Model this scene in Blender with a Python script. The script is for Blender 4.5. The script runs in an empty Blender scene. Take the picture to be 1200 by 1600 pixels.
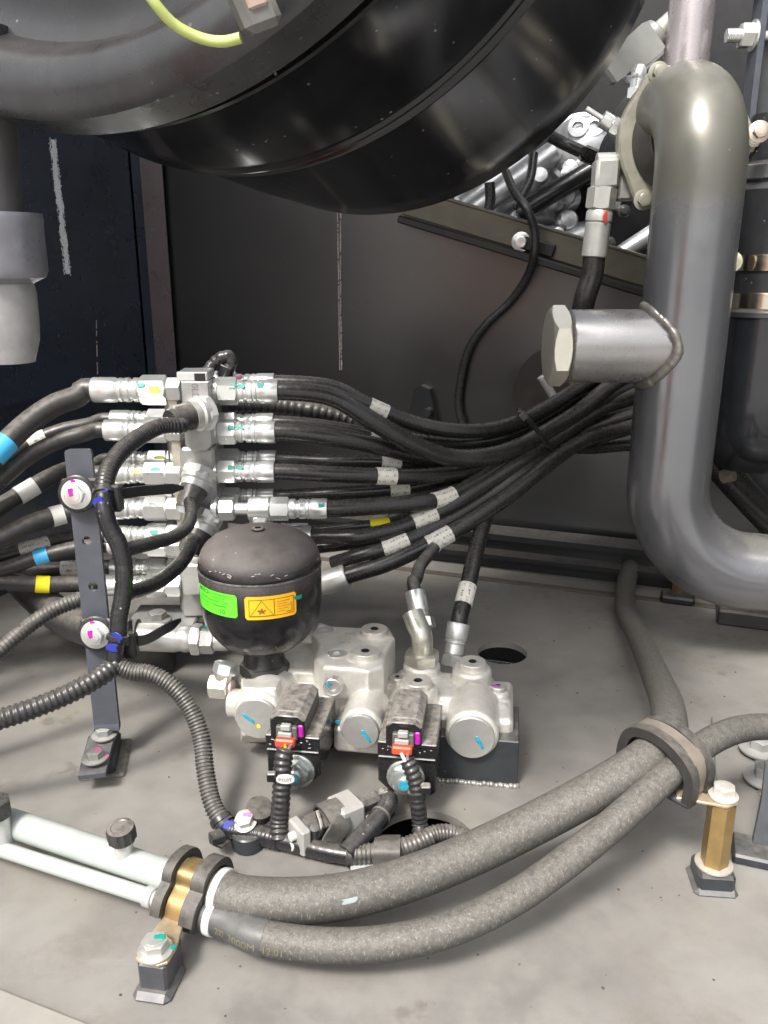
import bpy, bmesh, math, random
import numpy as np
from mathutils import Vector, Matrix
random.seed(7); RNG = np.random.default_rng(7)
S = bpy.context.scene
R = math.radians

# ------------------------------------------------------------------ camera, sky, sun, exposure
CAM = np.array([0., 0., .51]); PITCH = R(17); FPX = 1300.
FW = np.array([0, math.cos(PITCH), -math.sin(PITCH)]); UP = np.array([0, math.sin(PITCH), math.cos(PITCH)])
cd = bpy.data.cameras.new('camera'); cam = bpy.data.objects.new('camera', cd); S.collection.objects.link(cam)
cam.location = CAM; cam.rotation_euler = (R(90) - PITCH, 0, 0)
cd.sensor_fit = 'VERTICAL'; cd.sensor_height = 24.; cd.lens = 24. * FPX / 1600.
cd.clip_start = .01; cd.clip_end = 400
S.camera = cam
S.view_settings.view_transform = 'Standard'; S.view_settings.look = 'None'
S.view_settings.exposure = 1.2; S.view_settings.gamma = 1
SUN_EL, SUN_AZ = R(53), R(210)            # azimuth clockwise from +Y: behind the camera, a little to its left
w = bpy.data.worlds.new('World'); S.world = w; w.use_nodes = True
nt = w.node_tree; bg = nt.nodes['Background']
sk = nt.nodes.new('ShaderNodeTexSky'); sk.sky_type = 'NISHITA'; sk.sun_disc = False
sk.sun_elevation = SUN_EL; sk.sun_rotation = SUN_AZ
sk.air_density = 1.2; sk.dust_density = 6; sk.ozone_density = 1
hs = nt.nodes.new('ShaderNodeHueSaturation'); hs.inputs['Saturation'].default_value = .25
nt.links.new(sk.outputs[0], hs.inputs['Color']); nt.links.new(hs.outputs[0], bg.inputs[0]); bg.inputs[1].default_value = .12
sl = bpy.data.lights.new('sun', 'SUN'); sl.energy = 1.9; sl.angle = R(11); sl.color = (1, .965, .92)
so = bpy.data.objects.new('sun', sl); S.collection.objects.link(so)
sdir = Vector((math.sin(SUN_AZ) * math.cos(SUN_EL), math.cos(SUN_AZ) * math.cos(SUN_EL), math.sin(SUN_EL)))
so.rotation_euler = sdir.to_track_quat('Z', 'Y').to_euler(); so.location = sdir * 5

# ------------------------------------------------------------------ survey helpers: a sighting (pixel of the photograph) + a known distance -> a point in the bay
def ray(px, py): return FW + (px - 600) / FPX * np.array([1., 0, 0]) + (800 - py) / FPX * UP
def P(px, py, Y): d = ray(px, py); return CAM + d * (Y / d[1])
def F(px, py, z=0.): d = ray(px, py); return CAM + d * ((z - CAM[2]) / d[2])
def px2m(n, p): return n * float((np.asarray(p) - CAM) @ FW) / FPX
def nrm(v): v = np.asarray(v, float); return v / (np.linalg.norm(v) + 1e-12)

# ------------------------------------------------------------------ materials
MATS = {}
class NB:
    def __init__(s, name):
        s.m = bpy.data.materials.new(name); s.m.use_nodes = True; s.t = s.m.node_tree
        s.b = s.t.nodes['Principled BSDF']; s.tc = s.t.nodes.new('ShaderNodeTexCoord')
    def n(s, k, **kw):
        x = s.t.nodes.new('ShaderNode' + k)
        for a, v in kw.items(): setattr(x, a, v)
        return x
    def l(s, a, b): s.t.links.new(a, b)
    def noise(s, scale, detail=4, rough=.6, src=None, stretch=None):
        x = s.n('TexNoise'); x.inputs['Scale'].default_value = scale; x.inputs['Detail'].default_value = detail; x.inputs['Roughness'].default_value = rough
        v = src or s.tc.outputs['Object']
        if stretch:
            mp = s.n('Mapping'); mp.inputs['Scale'].default_value = stretch; s.l(v, mp.inputs[0]); v = mp.outputs[0]
        s.l(v, x.inputs['Vector']); return x.outputs['Fac']
    def ramp(s, v, lo, hi, a=0., b=1.):
        x = s.n('MapRange'); x.interpolation_type = 'SMOOTHSTEP'
        x.inputs[1].default_value = lo; x.inputs[2].default_value = hi; x.inputs[3].default_value = a; x.inputs[4].default_value = b
        s.l(v, x.inputs[0]); return x.outputs[0]
    def math(s, op, a, b):
        x = s.n('Math', operation=op)
        for i, v in enumerate((a, b)):
            if isinstance(v, (int, float)): x.inputs[i].default_value = v
            else: s.l(v, x.inputs[i])
        return x.outputs[0]
    def mix(s, f, a, b):
        x = s.n('Mix', data_type='RGBA')
        for k, v in ((0, f), (6, a), (7, b)):
            if isinstance(v, (int, float)): x.inputs[k].default_value = v
            elif isinstance(v, tuple): x.inputs[k].default_value = v + (1,)
            else: s.l(v, x.inputs[k])
        return x.outputs[2]
    def bump(s, h, strength, dist=.001, prev=None):
        x = s.n('Bump'); x.inputs['Strength'].default_value = strength; x.inputs['Distance'].default_value = dist
        s.l(h, x.inputs['Height'])
        if prev: s.l(prev, x.inputs['Normal'])
        return x.outputs[0]
    def set(s, k, v):
        i = s.b.inputs[k]
        if isinstance(v, (int, float)): i.default_value = v
        elif isinstance(v, tuple): i.default_value = v + (1,)
        else: s.l(v, i)

def mat(name, col, rough=.4, metal=0., var=.15, vscale=60., dust=0., dustcol=(.34, .31, .27), fleck=0., bump=0., bscale=900., coat=0., up=(.2, .95), umin=.05, rvar=.05, hair=0., spec=.5, dvar=.25, ior=1.5, bdist=.00016):
    """paint / plating / rubber with tonal variation, settled dust (more on upward faces), flecks and fine relief"""
    if name in MATS: return MATS[name]
    k = NB(name); n1 = k.noise(vscale, 5)
    c = k.mix(k.ramp(n1, .3, .7), tuple(x * (1 - var) for x in col), tuple(min(1, x * (1 + var)) for x in col))
    r = k.ramp(k.noise(vscale * 2.3, 4), .3, .7, max(.05, rough - rvar), min(1, rough + rvar))
    mt = None
    if dust > 0:
        g = k.n('NewGeometry'); sx = k.n('SeparateXYZ'); k.l(g.outputs['Normal'], sx.inputs[0])
        u = k.ramp(sx.outputs['Z'], up[0], up[1], umin, 1.)
        d = k.math('MULTIPLY', k.math('MULTIPLY', u, k.ramp(k.noise(vscale * 1.1, 7, .7), .28, .66, dvar, 1.)), dust)
        c = k.mix(d, c, dustcol)
        r = k.math('MAXIMUM', r, k.math('MULTIPLY', d, .85))
        mt = k.math('MULTIPLY', k.math('SUBTRACT', 1., d), metal)
    if fleck > 0:
        v = k.n('TexVoronoi', feature='F1'); v.inputs['Scale'].default_value = 160; v.inputs['Randomness'].default_value = 1; k.l(k.tc.outputs['Object'], v.inputs['Vector'])
        sel = k.math('MULTIPLY', k.ramp(v.outputs['Distance'], .1, .16, 1., 0.), k.ramp(k.noise(45, 3), .56, .66))
        c = k.mix(k.math('MULTIPLY', sel, fleck), c, (.55, .53, .5))
    if hair > 0:
        h = k.ramp(k.noise(700, 3, .7, stretch=(1, 1, .35)), .55, .68); c = k.mix(k.math('MULTIPLY', h, hair), c, (.52, .49, .45))
    k.set('Base Color', c); k.set('Roughness', r); k.set('Metallic', mt if mt is not None else metal); k.set('Specular IOR Level', spec); k.set('IOR', ior)
    if coat: k.set('Coat Weight', coat); k.set('Coat Roughness', .12)
    if bump: k.set('Normal', k.bump(k.noise(bscale, 4), bump, bdist))
    MATS[name] = k.m; return k.m

DUSTY = (.36, .33, .29)
rubber = mat('hose_rubber', (.018, .0175, .017), .27, dust=.16, fleck=.15, vscale=90, bump=.25, bscale=1400, up=(.5, 1.))
rubber_d = mat('dusty_hose_rubber', (.03, .03, .028), .62, dust=.80, dustcol=(.158, .147, .128), vscale=210, dvar=.4, bump=1., bscale=1500, hair=.24, up=(-.7, .8), umin=.08)
rubber_m = mat('worn_hose_rubber', (.022, .022, .022), .4, dust=.42, vscale=120, bump=.3, up=(.1, 1.), fleck=.3)
conduit = mat('conduit_plastic', (.02, .02, .021), .3, dust=.25, vscale=140, up=(.3, 1), fleck=.3)
conduit_d = mat('dusty_conduit_plastic', (.022, .022, .022), .38, dust=.42, vscale=140, up=(-.2, 1), fleck=.3)
tape_m = mat('vinyl_tape', (.016, .016, .018), .28, dust=.22, vscale=120, fleck=.7, bump=.4, bscale=350, up=(.4, 1))
tape_d = mat('dusty_vinyl_tape', (.04, .039, .038), .5, dust=.45, vscale=90, bump=.4, bscale=350, up=(-.3, 1))
zinc = mat('zinc_plating', (.76, .77, .75), .30, .78, var=.06, vscale=30, rvar=.03)
zinc_d = mat('dusty_zinc_plating', (.66, .66, .63), .38, .65, var=.08, vscale=60, dust=.3, dustcol=(.45, .43, .4), up=(.4, 1), rvar=.03)
steel_b = mat('bright_washer_steel', (.66, .65, .61), .34, .75, var=.06, vscale=90, dust=.2, dustcol=(.5, .48, .43))
cast = mat('nickel_casting', (.74, .715, .66), .38, .5, var=.08, vscale=90, dust=.35, dustcol=(.55, .51, .45), bump=1., bscale=620, bdist=.00045, up=(.6, 1.))
castface = mat('machined_face', (.58, .57, .54), .36, .7, var=.05, vscale=120, rvar=.06)
manif = mat('manifold_steel', (.40, .40, .39), .42, .65, var=.1, vscale=60, dust=.3, bump=.25)
acc_paint = mat('accumulator_paint', (.011, .011, .013), .24, var=.2, vscale=40, dust=.97, dustcol=(.165, .145, .135), fleck=.8, up=(.0, .6), umin=.0, bump=.1, dvar=.6)
tank_paint = mat('tank_paint', (.006, .0063, .0075), .15, var=.1, vscale=14, spec=.42, fleck=.45, rvar=.012, bump=.03, bscale=300)
cap_paint = mat('tank_cap_plastic', (.022, .022, .024), .3, var=.25, vscale=30, dust=.1, fleck=.3)
dome_p = mat('cap_dome_sheen', (.36, .335, .335), .5, var=.3, vscale=18, fleck=.2)  # dusty grey dome, paled so the highlight there sits in its colour
def pipe_mat():
    k = NB('grey_pipe_paint'); sx = k.n('SeparateXYZ'); k.l(k.tc.outputs['Object'], sx.inputs[0])
    g = k.n('NewGeometry'); sn = k.n('SeparateXYZ'); k.l(g.outputs['Normal'], sn.inputs[0])
    # brown-olive dust film baked on over the hot upper bend, its lower rim uneven
    z = k.math('ADD', sx.outputs['Z'], k.math('MULTIPLY', k.noise(22, 5), .03)); film = k.ramp(z, .555, .605)
    film = k.math('MULTIPLY', film, k.ramp(k.noise(14, 5), .2, .7, .75, 1.))
    top = k.math('MULTIPLY', k.ramp(sn.outputs['Z'], .1, .95), k.ramp(k.noise(30, 6), .3, .65, .3, .75))
    base = k.mix(k.ramp(k.noise(9, 4), .3, .7), (.195, .198, .213), (.222, .225, .238))
    c = k.mix(top, k.mix(film, base, (.120, .116, .094)), (.25, .24, .205))
    v = k.n('TexVoronoi', feature='F1'); v.inputs['Scale'].default_value = 120; k.l(k.tc.outputs['Object'], v.inputs['Vector'])
    c = k.mix(k.math('MULTIPLY', k.math('MULTIPLY', k.ramp(v.outputs['Distance'], .07, .12, 1, 0), k.ramp(k.noise(20, 3), .58, .66)), .5), c, (.5, .5, .48))
    k.set('Base Color', c); k.set('Metallic', k.math('SUBTRACT', .7, k.math('MULTIPLY', k.math('MAXIMUM', film, top), .35)))
    k.set('Roughness', k.math('ADD', k.ramp(k.noise(40, 5), .3, .7, .19, .27), k.math('MULTIPLY', k.math('MAXIMUM', film, top), .13)))
    k.set('Normal', k.bump(k.noise(420, 4), .1, .0004)); return k.m
pipe_paint = pipe_mat()
wall_paint = mat('bay_wall_paint', (.008, .008, .009), .30, var=.08, vscale=12, fleck=.2, bump=.15, bscale=150, rvar=.02, spec=.5, ior=2.0)
wall_blue = mat('bay_side_wall_paint', (.017, .026, .044), .3, var=.2, vscale=14, fleck=.5, bump=.25, bscale=150, rvar=.04, ior=2.)
black_p = mat('black_paint', (.013, .014, .016), .34, var=.2, vscale=60, dust=.25, fleck=.5, up=(.5, 1))
bar_p = mat('slate_bracket_paint', (.075, .082, .10), .4, .2, var=.1, vscale=60, dust=.4, up=(.5, 1), fleck=.15, bump=.08)
frame_p = mat('frame_paint', (.022, .027, .032), .36, var=.2, vscale=60, dust=.4, up=(.5, 1), fleck=.3)
olive_p = mat('sill_paint', (.10, .095, .072), .35, .3, var=.1, vscale=40, dust=.4)
gold = mat('yellow_zinc', (.40, .28, .12), .36, .85, var=.12, vscale=60, dust=.15, dustcol=(.4, .34, .24))
tube_p = mat('pale_tube_paint', (.37, .405, .385), .38, var=.05, vscale=30, dust=.3, dustcol=(.46, .45, .41))
seal_r = mat('clamp_rubber', (.024, .023, .022), .5, dust=.34, vscale=110, up=(-.1, 1), fleck=.4, bump=.3)
cast_al = mat('engine_casting', (.62, .63, .64), .34, .75, var=.12, vscale=40, bump=.6, bscale=500)
engine_b = mat('engine_black', (.007, .007, .008), .45, var=.2, vscale=40)
white_pl = mat('white_plastic', (.60, .59, .56), .4, var=.04, vscale=90, dust=.2)
grey_pl = mat('grey_connector_plastic', (.33, .325, .31), .5, var=.05, vscale=90, dust=.5)
coil_p = mat('coil_plastic', (.010, .010, .011), .26, dust=.92, dustcol=(.34, .31, .27), up=(.45, .8), umin=.02, vscale=140, fleck=.3, bump=.2)
orange_pl = mat('orange_plastic', (.58, .075, .03), .45, var=.1)
teal = mat('teal_paint', (.01, .24, .19), .5, var=.15, vscale=300)
cyan = mat('cyan_paint', (.02, .30, .42), .5, var=.2, vscale=300)
magenta = mat('magenta_paint', (.40, .012, .32), .45, var=.15, vscale=300)
pinkp = mat('pink_paint', (.8, .16, .38), .5, var=.15, vscale=300)
yellow = mat('yellow_tape', (.85, .72, .02), .4, var=.06)
lime = mat('lime_paint', (.72, .85, .12), .5, var=.1)
bluet = mat('blue_tape', (.06, .42, .75), .4, var=.08)
navy = mat('navy_paint', (.02, .03, .26), .4, var=.2)
ink = mat('black_ink', (.03, .03, .03), .5)
ink_g = mat('green_ink', (.03, .16, .03), .5)
stick_g = mat('green_sticker', (.13, .80, .035), .35, var=.03)
stick_o = mat('orange_sticker', (.95, .50, .015), .35, var=.03)
wire_y = mat('yellow_green_wire', (.42, .48, .15), .4, var=.08)
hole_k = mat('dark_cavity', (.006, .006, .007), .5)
red_p = mat('red_primer', (.42, .04, .02), .5)
chalk = mat('chalk', (.75, .78, .80), .9, var=.2, vscale=400)

def label_mat():
    k = NB('printed_label'); uv = k.n('UVMap'); sx = k.n('SeparateXYZ'); k.l(uv.outputs[0], sx.inputs[0])
    # rows of unreadable fine print, along the hose
    rows = k.ramp(k.math('FRACT', k.math('MULTIPLY', sx.outputs['Y'], 9.), 0.), .55, .62)
    mp = k.n('Mapping'); mp.inputs['Scale'].default_value = (900, 14, 1); k.l(uv.outputs[0], mp.inputs[0])
    nz = k.noise(1., 2, .5, src=mp.outputs[0])
    band = k.ramp(k.noise(3., 1, .5, src=uv.outputs[0], stretch=(60, 3, 1)), .42, .5)
    f = k.math('MULTIPLY', k.math('MULTIPLY', rows, k.ramp(nz, .5, .55)), k.math('MULTIPLY', band, .95))
    base = k.mix(k.ramp(k.noise(120, 4), .3, .7), (.62, .60, .53), (.72, .70, .64))
    k.set('Base Color', k.mix(f, base, (.12, .12, .11))); k.set('Roughness', .5); MATS['label'] = k.m; return k.m
label_m = label_mat()

def floor_mat():
    k = NB('dusty_floor_plate')
    n1 = k.ramp(k.noise(5., 6, .62), .32, .68); n2 = k.ramp(k.noise(28., 6, .65), .35, .7)
    c = k.mix(n1, (.160, .151, .141), (.252, .240, .221)); c = k.mix(k.math('MULTIPLY', n2, .4), c, (.295, .28, .25))
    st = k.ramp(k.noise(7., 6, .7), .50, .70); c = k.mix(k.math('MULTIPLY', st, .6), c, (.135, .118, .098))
    ye = k.ramp(k.noise(4.2, 3, .5), .58, .7); c = k.mix(k.math('MULTIPLY', ye, .25), c, (.36, .32, .22))
    v = k.n('TexVoronoi', feature='F1'); v.inputs['Scale'].default_value = 70; k.l(k.tc.outputs['Object'], v.inputs['Vector'])
    sp = k.math('MULTIPLY', k.ramp(v.outputs['Distance'], .06, .11, 1, 0), k.ramp(k.noise(11, 2), .56, .62)); c = k.mix(k.math('MULTIPLY', sp, .8), c, (.05, .045, .04))
    for ang, sc, th in ((.5, (9, 260, 1), .66), (-1.0, (7, 330, 1), .68), (1.9, (12, 210, 1), .69)):   # long light scratches
        mp = k.n('Mapping'); mp.inputs['Rotation'].default_value = (0, 0, ang); mp.inputs['Scale'].default_value = sc; k.l(k.tc.outputs['Object'], mp.inputs[0])
        sc_ = k.math('MULTIPLY', k.ramp(k.noise(1., 2, .4, src=mp.outputs[0]), th, th + .05), k.ramp(k.noise(5., 3), .5, .62)); c = k.mix(k.math('MULTIPLY', sc_, .1), c, (.38, .37, .35))
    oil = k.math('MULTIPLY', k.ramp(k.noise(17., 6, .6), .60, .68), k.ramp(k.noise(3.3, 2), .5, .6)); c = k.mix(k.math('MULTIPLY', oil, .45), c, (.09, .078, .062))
    fine = k.ramp(k.noise(900, 3, .7), .3, .7); c = k.mix(k.math('MULTIPLY', fine, .14), c, (.12, .115, .11))
    k.set('Base Color', c); k.set('Roughness', k.ramp(n2, 0, 1, .42, .62)); k.set('Specular IOR Level', .4)
    k.set('Normal', k.bump(k.noise(260, 5), .12, .0008)); return k.m
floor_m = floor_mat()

# ------------------------------------------------------------------ mesh builder
class M:
    def __init__(s): s.v = []; s.f = []; s.mi = []; s.uv = {}; s.fr = None
    def frame(s, o, X=(1, 0, 0), Y=(0, 1, 0), Z=(0, 0, 1)): s.fr = (np.asarray(o, float), np.array([X, Y, Z], float)); return s
    def add(s, vs, fs, mi=0, uvs=None):
        vs = np.asarray(vs, float).reshape(-1, 3)
        if s.fr is not None: vs = s.fr[0] + vs @ s.fr[1]
        b = len(s.v); s.v.extend(vs.tolist())
        for i, f in enumerate(fs):
            if uvs is not None: s.uv[len(s.f)] = [uvs[j] for j in f]
            s.f.append([b + j for j in f]); s.mi.append(mi)
        return s
    def box(s, c, d, ch=.0, mi=0):
        """box at centre c of full size d with chamfered edges"""
        hx, hy, hz = (x / 2 for x in d); c = np.asarray(c, float); ch = min(ch, hx * .9, hy * .9, hz * .9)
        if ch <= 0:
            vs = [(x, y, z) for x in (-hx, hx) for y in (-hy, hy) for z in (-hz, hz)]
            return s.add(np.array(vs) + c, [(0, 1, 3, 2), (4, 6, 7, 5), (0, 4, 5, 1), (2, 3, 7, 6), (0, 2, 6, 4), (1, 5, 7, 3)], mi)
        o = []
        pts = [(-hx + ch, -hy), (hx - ch, -hy), (hx, -hy + ch), (hx, hy - ch), (hx - ch, hy), (-hx + ch, hy), (-hx, hy - ch), (-hx, -hy + ch)]
        ins = [(math.copysign(abs(x) - (ch if abs(abs(x) - hx) < 1e-9 else 0), x), math.copysign(abs(y) - (ch if abs(abs(y) - hy) < 1e-9 else 0), y)) for x, y in pts]
        rings = [[(x, y, -hz) for x, y in ins], [(x, y, -hz + ch) for x, y in pts], [(x, y, hz - ch) for x, y in pts], [(x, y, hz) for x, y in ins]]
        return s.loft([np.array(r) + c for r in rings], mi=mi)
    def loft(s, rings, caps=True, closed=True, mi=0, uvs=None):
        n = len(rings[0]); vs = np.concatenate(rings); fs = []
        for i in range(len(rings) - 1):
            for j in range(n if closed else n - 1):
                k = (j + 1) % n; fs.append((i * n + j, i * n + k, (i + 1) * n + k, (i + 1) * n + j))
        if caps: fs.append(tuple(range(n - 1, -1, -1))); fs.append(tuple((len(rings) - 1) * n + j for j in range(n)))
        return s.add(vs, fs, mi, uvs)
    def prism(s, poly, z0, z1, ch=.0, mi=0, steps=1):
        """polygon (counter-clockwise) extruded along local Z with rounded rims"""
        p = np.array(poly, float); n = len(p)
        e = np.roll(p, -1, 0) - p; nn = np.stack([e[:, 1], -e[:, 0]], 1); nn /= np.linalg.norm(nn, axis=1)[:, None] + 1e-12
        m = nn + np.roll(nn, 1, 0); m /= np.maximum((m * nn).sum(1), .3)[:, None] + 1e-12
        def ring(off, z): q = p - m * off; return np.column_stack([q, np.full(n, z)])
        if ch <= 0: return s.loft([ring(0, z0), ring(0, z1)], mi=mi)
        a = [math.pi / 2 * i / steps for i in range(steps + 1)]
        rs = [ring(ch * (1 - math.sin(t)), z0 + ch * (1 - math.cos(t))) for t in a]
        rs += [ring(ch * (1 - math.cos(t)), z1 - ch * (1 - math.sin(t))) for t in a]
        return s.loft(rs, mi=mi)
    def lathe(s, prof, o, d, n=24, ph=0., mi=0, xdir=None, arc=None):
        """profile [(radius, height)] turned about the axis o + h d"""
        d = nrm(d); a = nrm(np.cross(d, (0, 0, 1) if abs(d[2]) < .9 else (0, 1, 0))) if xdir is None else nrm(np.asarray(xdir) - np.dot(xdir, d) * d); b = np.cross(d, a); o = np.asarray(o, float)
        t = ph + 2 * np.pi * np.arange(n) / n; cs = np.cos(t)[:, None] * a + np.sin(t)[:, None] * b
        rings = []; caps = []
        for r, h in prof: rings.append(o + d * h + cs * max(r, 1e-5))
        return s.loft(rings, mi=mi)
    def cyl(s, o, d, r, L, n=24, ch=None, mi=0, **kw):
        ch = min(r, L) * .08 if ch is None else ch
        return s.lathe([(r - ch, 0), (r, ch), (r, L - ch), (r - ch, L)], o, d, n, mi=mi, **kw)
    def hex(s, o, d, r, L, ph=0., mi=0, xdir=None):
        """hexagonal nut of across-corner radius r, its corners chamfered to a circle at both ends"""
        n = 24; t = np.arange(n) * 2 * np.pi / n; ap = r * math.cos(math.pi / 6)
        hr = ap / np.cos((t % (math.pi / 3)) - math.pi / 6)
        d = nrm(d); a = nrm(np.cross(d, (0, 0, 1) if abs(d[2]) < .9 else (0, 1, 0))) if xdir is None else nrm(np.asarray(xdir) - np.dot(xdir, d) * d); b = np.cross(d, a); o = np.asarray(o, float)
        cs = np.cos(t + ph)[:, None] * a + np.sin(t + ph)[:, None] * b
        def ring(rr, h): return o + cs * rr[:, None] + d * np.asarray(h)[..., None] if np.ndim(h) else o + cs * rr[:, None] + d * h
        c = (hr - ap) * .6
        return s.loft([ring(np.full(n, ap * .93), 0), ring(np.full(n, ap), L * .03) , ring(hr, c + L * .03), ring(hr, L * .97 - c), ring(np.full(n, ap), L * .97), ring(np.full(n, ap * .93), L)], mi=mi)
    def sweep(s, pts, rad, n=14, caps=True, mi=0, sec=None, bfix=None):
        """tube of given radii along resampled points, with UV (metres along, turn fraction round)"""
        pts = np.asarray(pts, float); T = np.gradient(pts, axis=0); T /= np.linalg.norm(T, axis=1)[:, None] + 1e-12
        up = np.array([0, 0, 1.]) if abs(T[0][2]) < .9 else np.array([0, -1., 0])
        N = np.empty_like(T); v = up - T[0] * (up @ T[0]); N[0] = nrm(v)
        for i in range(1, len(T)): v = N[i - 1] - T[i] * (N[i - 1] @ T[i]); N[i] = nrm(v)
        if bfix is not None: N = np.cross(T, nrm(bfix)); N /= np.linalg.norm(N, axis=1)[:, None] + 1e-12
        B = np.cross(T, N); rad = np.broadcast_to(rad, (len(pts),))
        if sec is None: t = 2 * np.pi * np.arange(n) / n; sec = np.stack([np.cos(t), np.sin(t)], 1)
        n = len(sec)
        V = pts[:, None] + rad[:, None, None] * (sec[None, :, :1] * N[:, None] + sec[None, :, 1:] * B[:, None])
        L = np.concatenate([[0], np.cumsum(np.linalg.norm(np.diff(pts, axis=0), axis=1))])
        b = len(s.v); V = V.reshape(-1, 3)
        if s.fr is not None: V = s.fr[0] + V @ s.fr[1]
        s.v.extend(V.tolist())
        for i in range(len(pts) - 1):
            for j in range(n):
                k = (j + 1) % n; s.uv[len(s.f)] = [(L[i], j / n), (L[i], (j + 1) / n), (L[i + 1], (j + 1) / n), (L[i + 1], j / n)]
                s.f.append([b + i * n + j, b + i * n + k, b + (i + 1) * n + k, b + (i + 1) * n + j]); s.mi.append(mi)
        if caps:
            s.f.append([b + j for j in range(n - 1, -1, -1)]); s.mi.append(mi); s.f.append([b + (len(pts) - 1) * n + j for j in range(n)]); s.mi.append(mi)
        return s
    def mesh(s, name, org=(0, 0, 0), sharp=35):
        me = bpy.data.meshes.new(name); v = np.asarray(s.v) - np.asarray(org, float)
        me.from_pydata(v.tolist(), [], s.f); me.polygons.foreach_set('material_index', s.mi)
        uv = me.uv_layers.new(name='UVMap'); arr = np.zeros((len(me.loops), 2)); i = 0
        for fi, f in enumerate(s.f):
            if fi in s.uv: arr[i:i + len(f)] = s.uv[fi]
            i += len(f)
        uv.data.foreach_set('uv', arr.ravel())
        me.polygons.foreach_set('use_smooth', [True] * len(me.polygons)); me.validate(); me.update()
        bm = bmesh.new(); bm.from_mesh(me); bmesh.ops.recalc_face_normals(bm, faces=bm.faces); bm.to_mesh(me); bm.free()
        me.set_sharp_from_angle(angle=R(sharp)); return me

def spline(ctrl, ds=.004):
    """Catmull-Rom through the control points, resampled evenly; returns points and the curve parameter of each"""
    c = np.asarray(ctrl, float)
    if len(c) == 2: c = np.array([c[0], c[0] + (c[1] - c[0]) / 2, c[1]])
    q = np.concatenate([[2 * c[0] - c[1]], c, [2 * c[-1] - c[-2]]]); out = []; par = []
    for i in range(1, len(q) - 2):
        p0, p1, p2, p3 = q[i - 1:i + 3]
        d = lambda a, b: max(np.linalg.norm(b - a), 1e-6) ** .5
        t0 = 0; t1 = t0 + d(p0, p1); t2 = t1 + d(p1, p2); t3 = t2 + d(p2, p3)
        t = np.linspace(t1, t2, 24, endpoint=False)[:, None]
        A1 = (t1 - t) / (t1 - t0) * p0 + (t - t0) / (t1 - t0) * p1; A2 = (t2 - t) / (t2 - t1) * p1 + (t - t1) / (t2 - t1) * p2; A3 = (t3 - t) / (t3 - t2) * p2 + (t - t2) / (t3 - t2) * p3
        B1 = (t2 - t) / (t2 - t0) * A1 + (t - t0) / (t2 - t0) * A2; B2 = (t3 - t) / (t3 - t1) * A2 + (t - t1) / (t3 - t1) * A3
        out.append((t2 - t) / (t2 - t1) * B1 + (t - t1) / (t2 - t1) * B2); par.append(i - 1 + np.linspace(0, 1, 24, endpoint=False))
    out.append(q[-2][None]); par.append(np.array([len(c) - 1.])); o = np.concatenate(out); par = np.concatenate(par)
    L = np.concatenate([[0], np.cumsum(np.linalg.norm(np.diff(o, axis=0), axis=1))]); k = max(3, int(L[-1] / ds) + 1); s = np.linspace(0, L[-1], k)
    return np.stack([np.interp(s, L, o[:, j]) for j in range(3)], 1), np.interp(s, L, par)

# ------------------------------------------------------------------ things and parts
class Thing:
    def __init__(s, name, label, cat, at, group=None):
        s.o = bpy.data.objects.new(name, None); s.o.empty_display_size = .02; S.collection.objects.link(s.o); s.at = np.asarray(at, float)
        s.o.location = s.at; s.o['label'] = label; s.o['category'] = cat
        if group: s.o['group'] = group
    def part(s, name, m, mats, parent=None, label=None, sharp=35):
        me = m.mesh(name, s.at, sharp) if isinstance(m, M) else m
        for x in (mats if isinstance(mats, (list, tuple)) else [mats]): me.materials.append(x)
        o = bpy.data.objects.new(name, me); S.collection.objects.link(o); o.parent = parent or s.o
        if label: o['label'] = label
        return o
def structure(name, m, mt, sharp=35, kind='structure'):
    me = m.mesh(name, (0, 0, 0), sharp); me.materials.append(mt); o = bpy.data.objects.new(name, me); S.collection.objects.link(o); o['kind'] = kind; return o
def single(name, label, cat, m, mt, at, group=None):
    me = m.mesh(name, at)
    for x in (mt if isinstance(mt, (list, tuple)) else [mt]): me.materials.append(x)
    o = bpy.data.objects.new(name, me); S.collection.objects.link(o); o.location = at; o['label'] = label; o['category'] = cat
    if group: o['group'] = group
    return o

def text2d(s, size, align='CENTER', bold=0.):
    c = bpy.data.curves.new('lettering', 'FONT'); c.body = s; c.size = size; c.align_x = align; c.align_y = 'CENTER'; c.resolution_u = 2; c.offset = bold
    o = bpy.data.objects.new('lettering', c); S.collection.objects.link(o); dg = bpy.context.evaluated_depsgraph_get(); dg.update()
    me = bpy.data.meshes.new_from_object(o.evaluated_get(dg)); v = [tuple(x.co)[:2] for x in me.vertices]; f = [list(p.vertices) for p in me.polygons]
    bpy.data.objects.remove(o); bpy.data.meshes.remove(me); bpy.data.curves.remove(c); return v, f
def put_text(m, s, size, mapf, align='CENTER', bold=0., mi=0):
    v, f = text2d(s, size, align, bold); m.add([mapf(x, y) for x, y in v], f, mi); return m
def dab(p, n, t, L, W, seed=0):
    """small irregular brush mark lying on a surface: centre, normal, stroke direction"""
    n = nrm(n); t = nrm(np.asarray(t) - np.dot(t, n) * n); b = np.cross(n, t); r = np.random.default_rng(seed); k = 12
    a = 2 * np.pi * np.arange(k) / k; q = 1 + r.uniform(-.25, .25, k); p = np.asarray(p, float)
    ring = p + (np.sign(np.cos(a)) * np.abs(np.cos(a)) ** .6 * L / 2 * q)[:, None] * t + (np.sign(np.sin(a)) * np.abs(np.sin(a)) ** .6 * W / 2 * q)[:, None] * b
    return M().loft([ring, ring * .9 + p * .1 + n * .0005]) 

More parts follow.
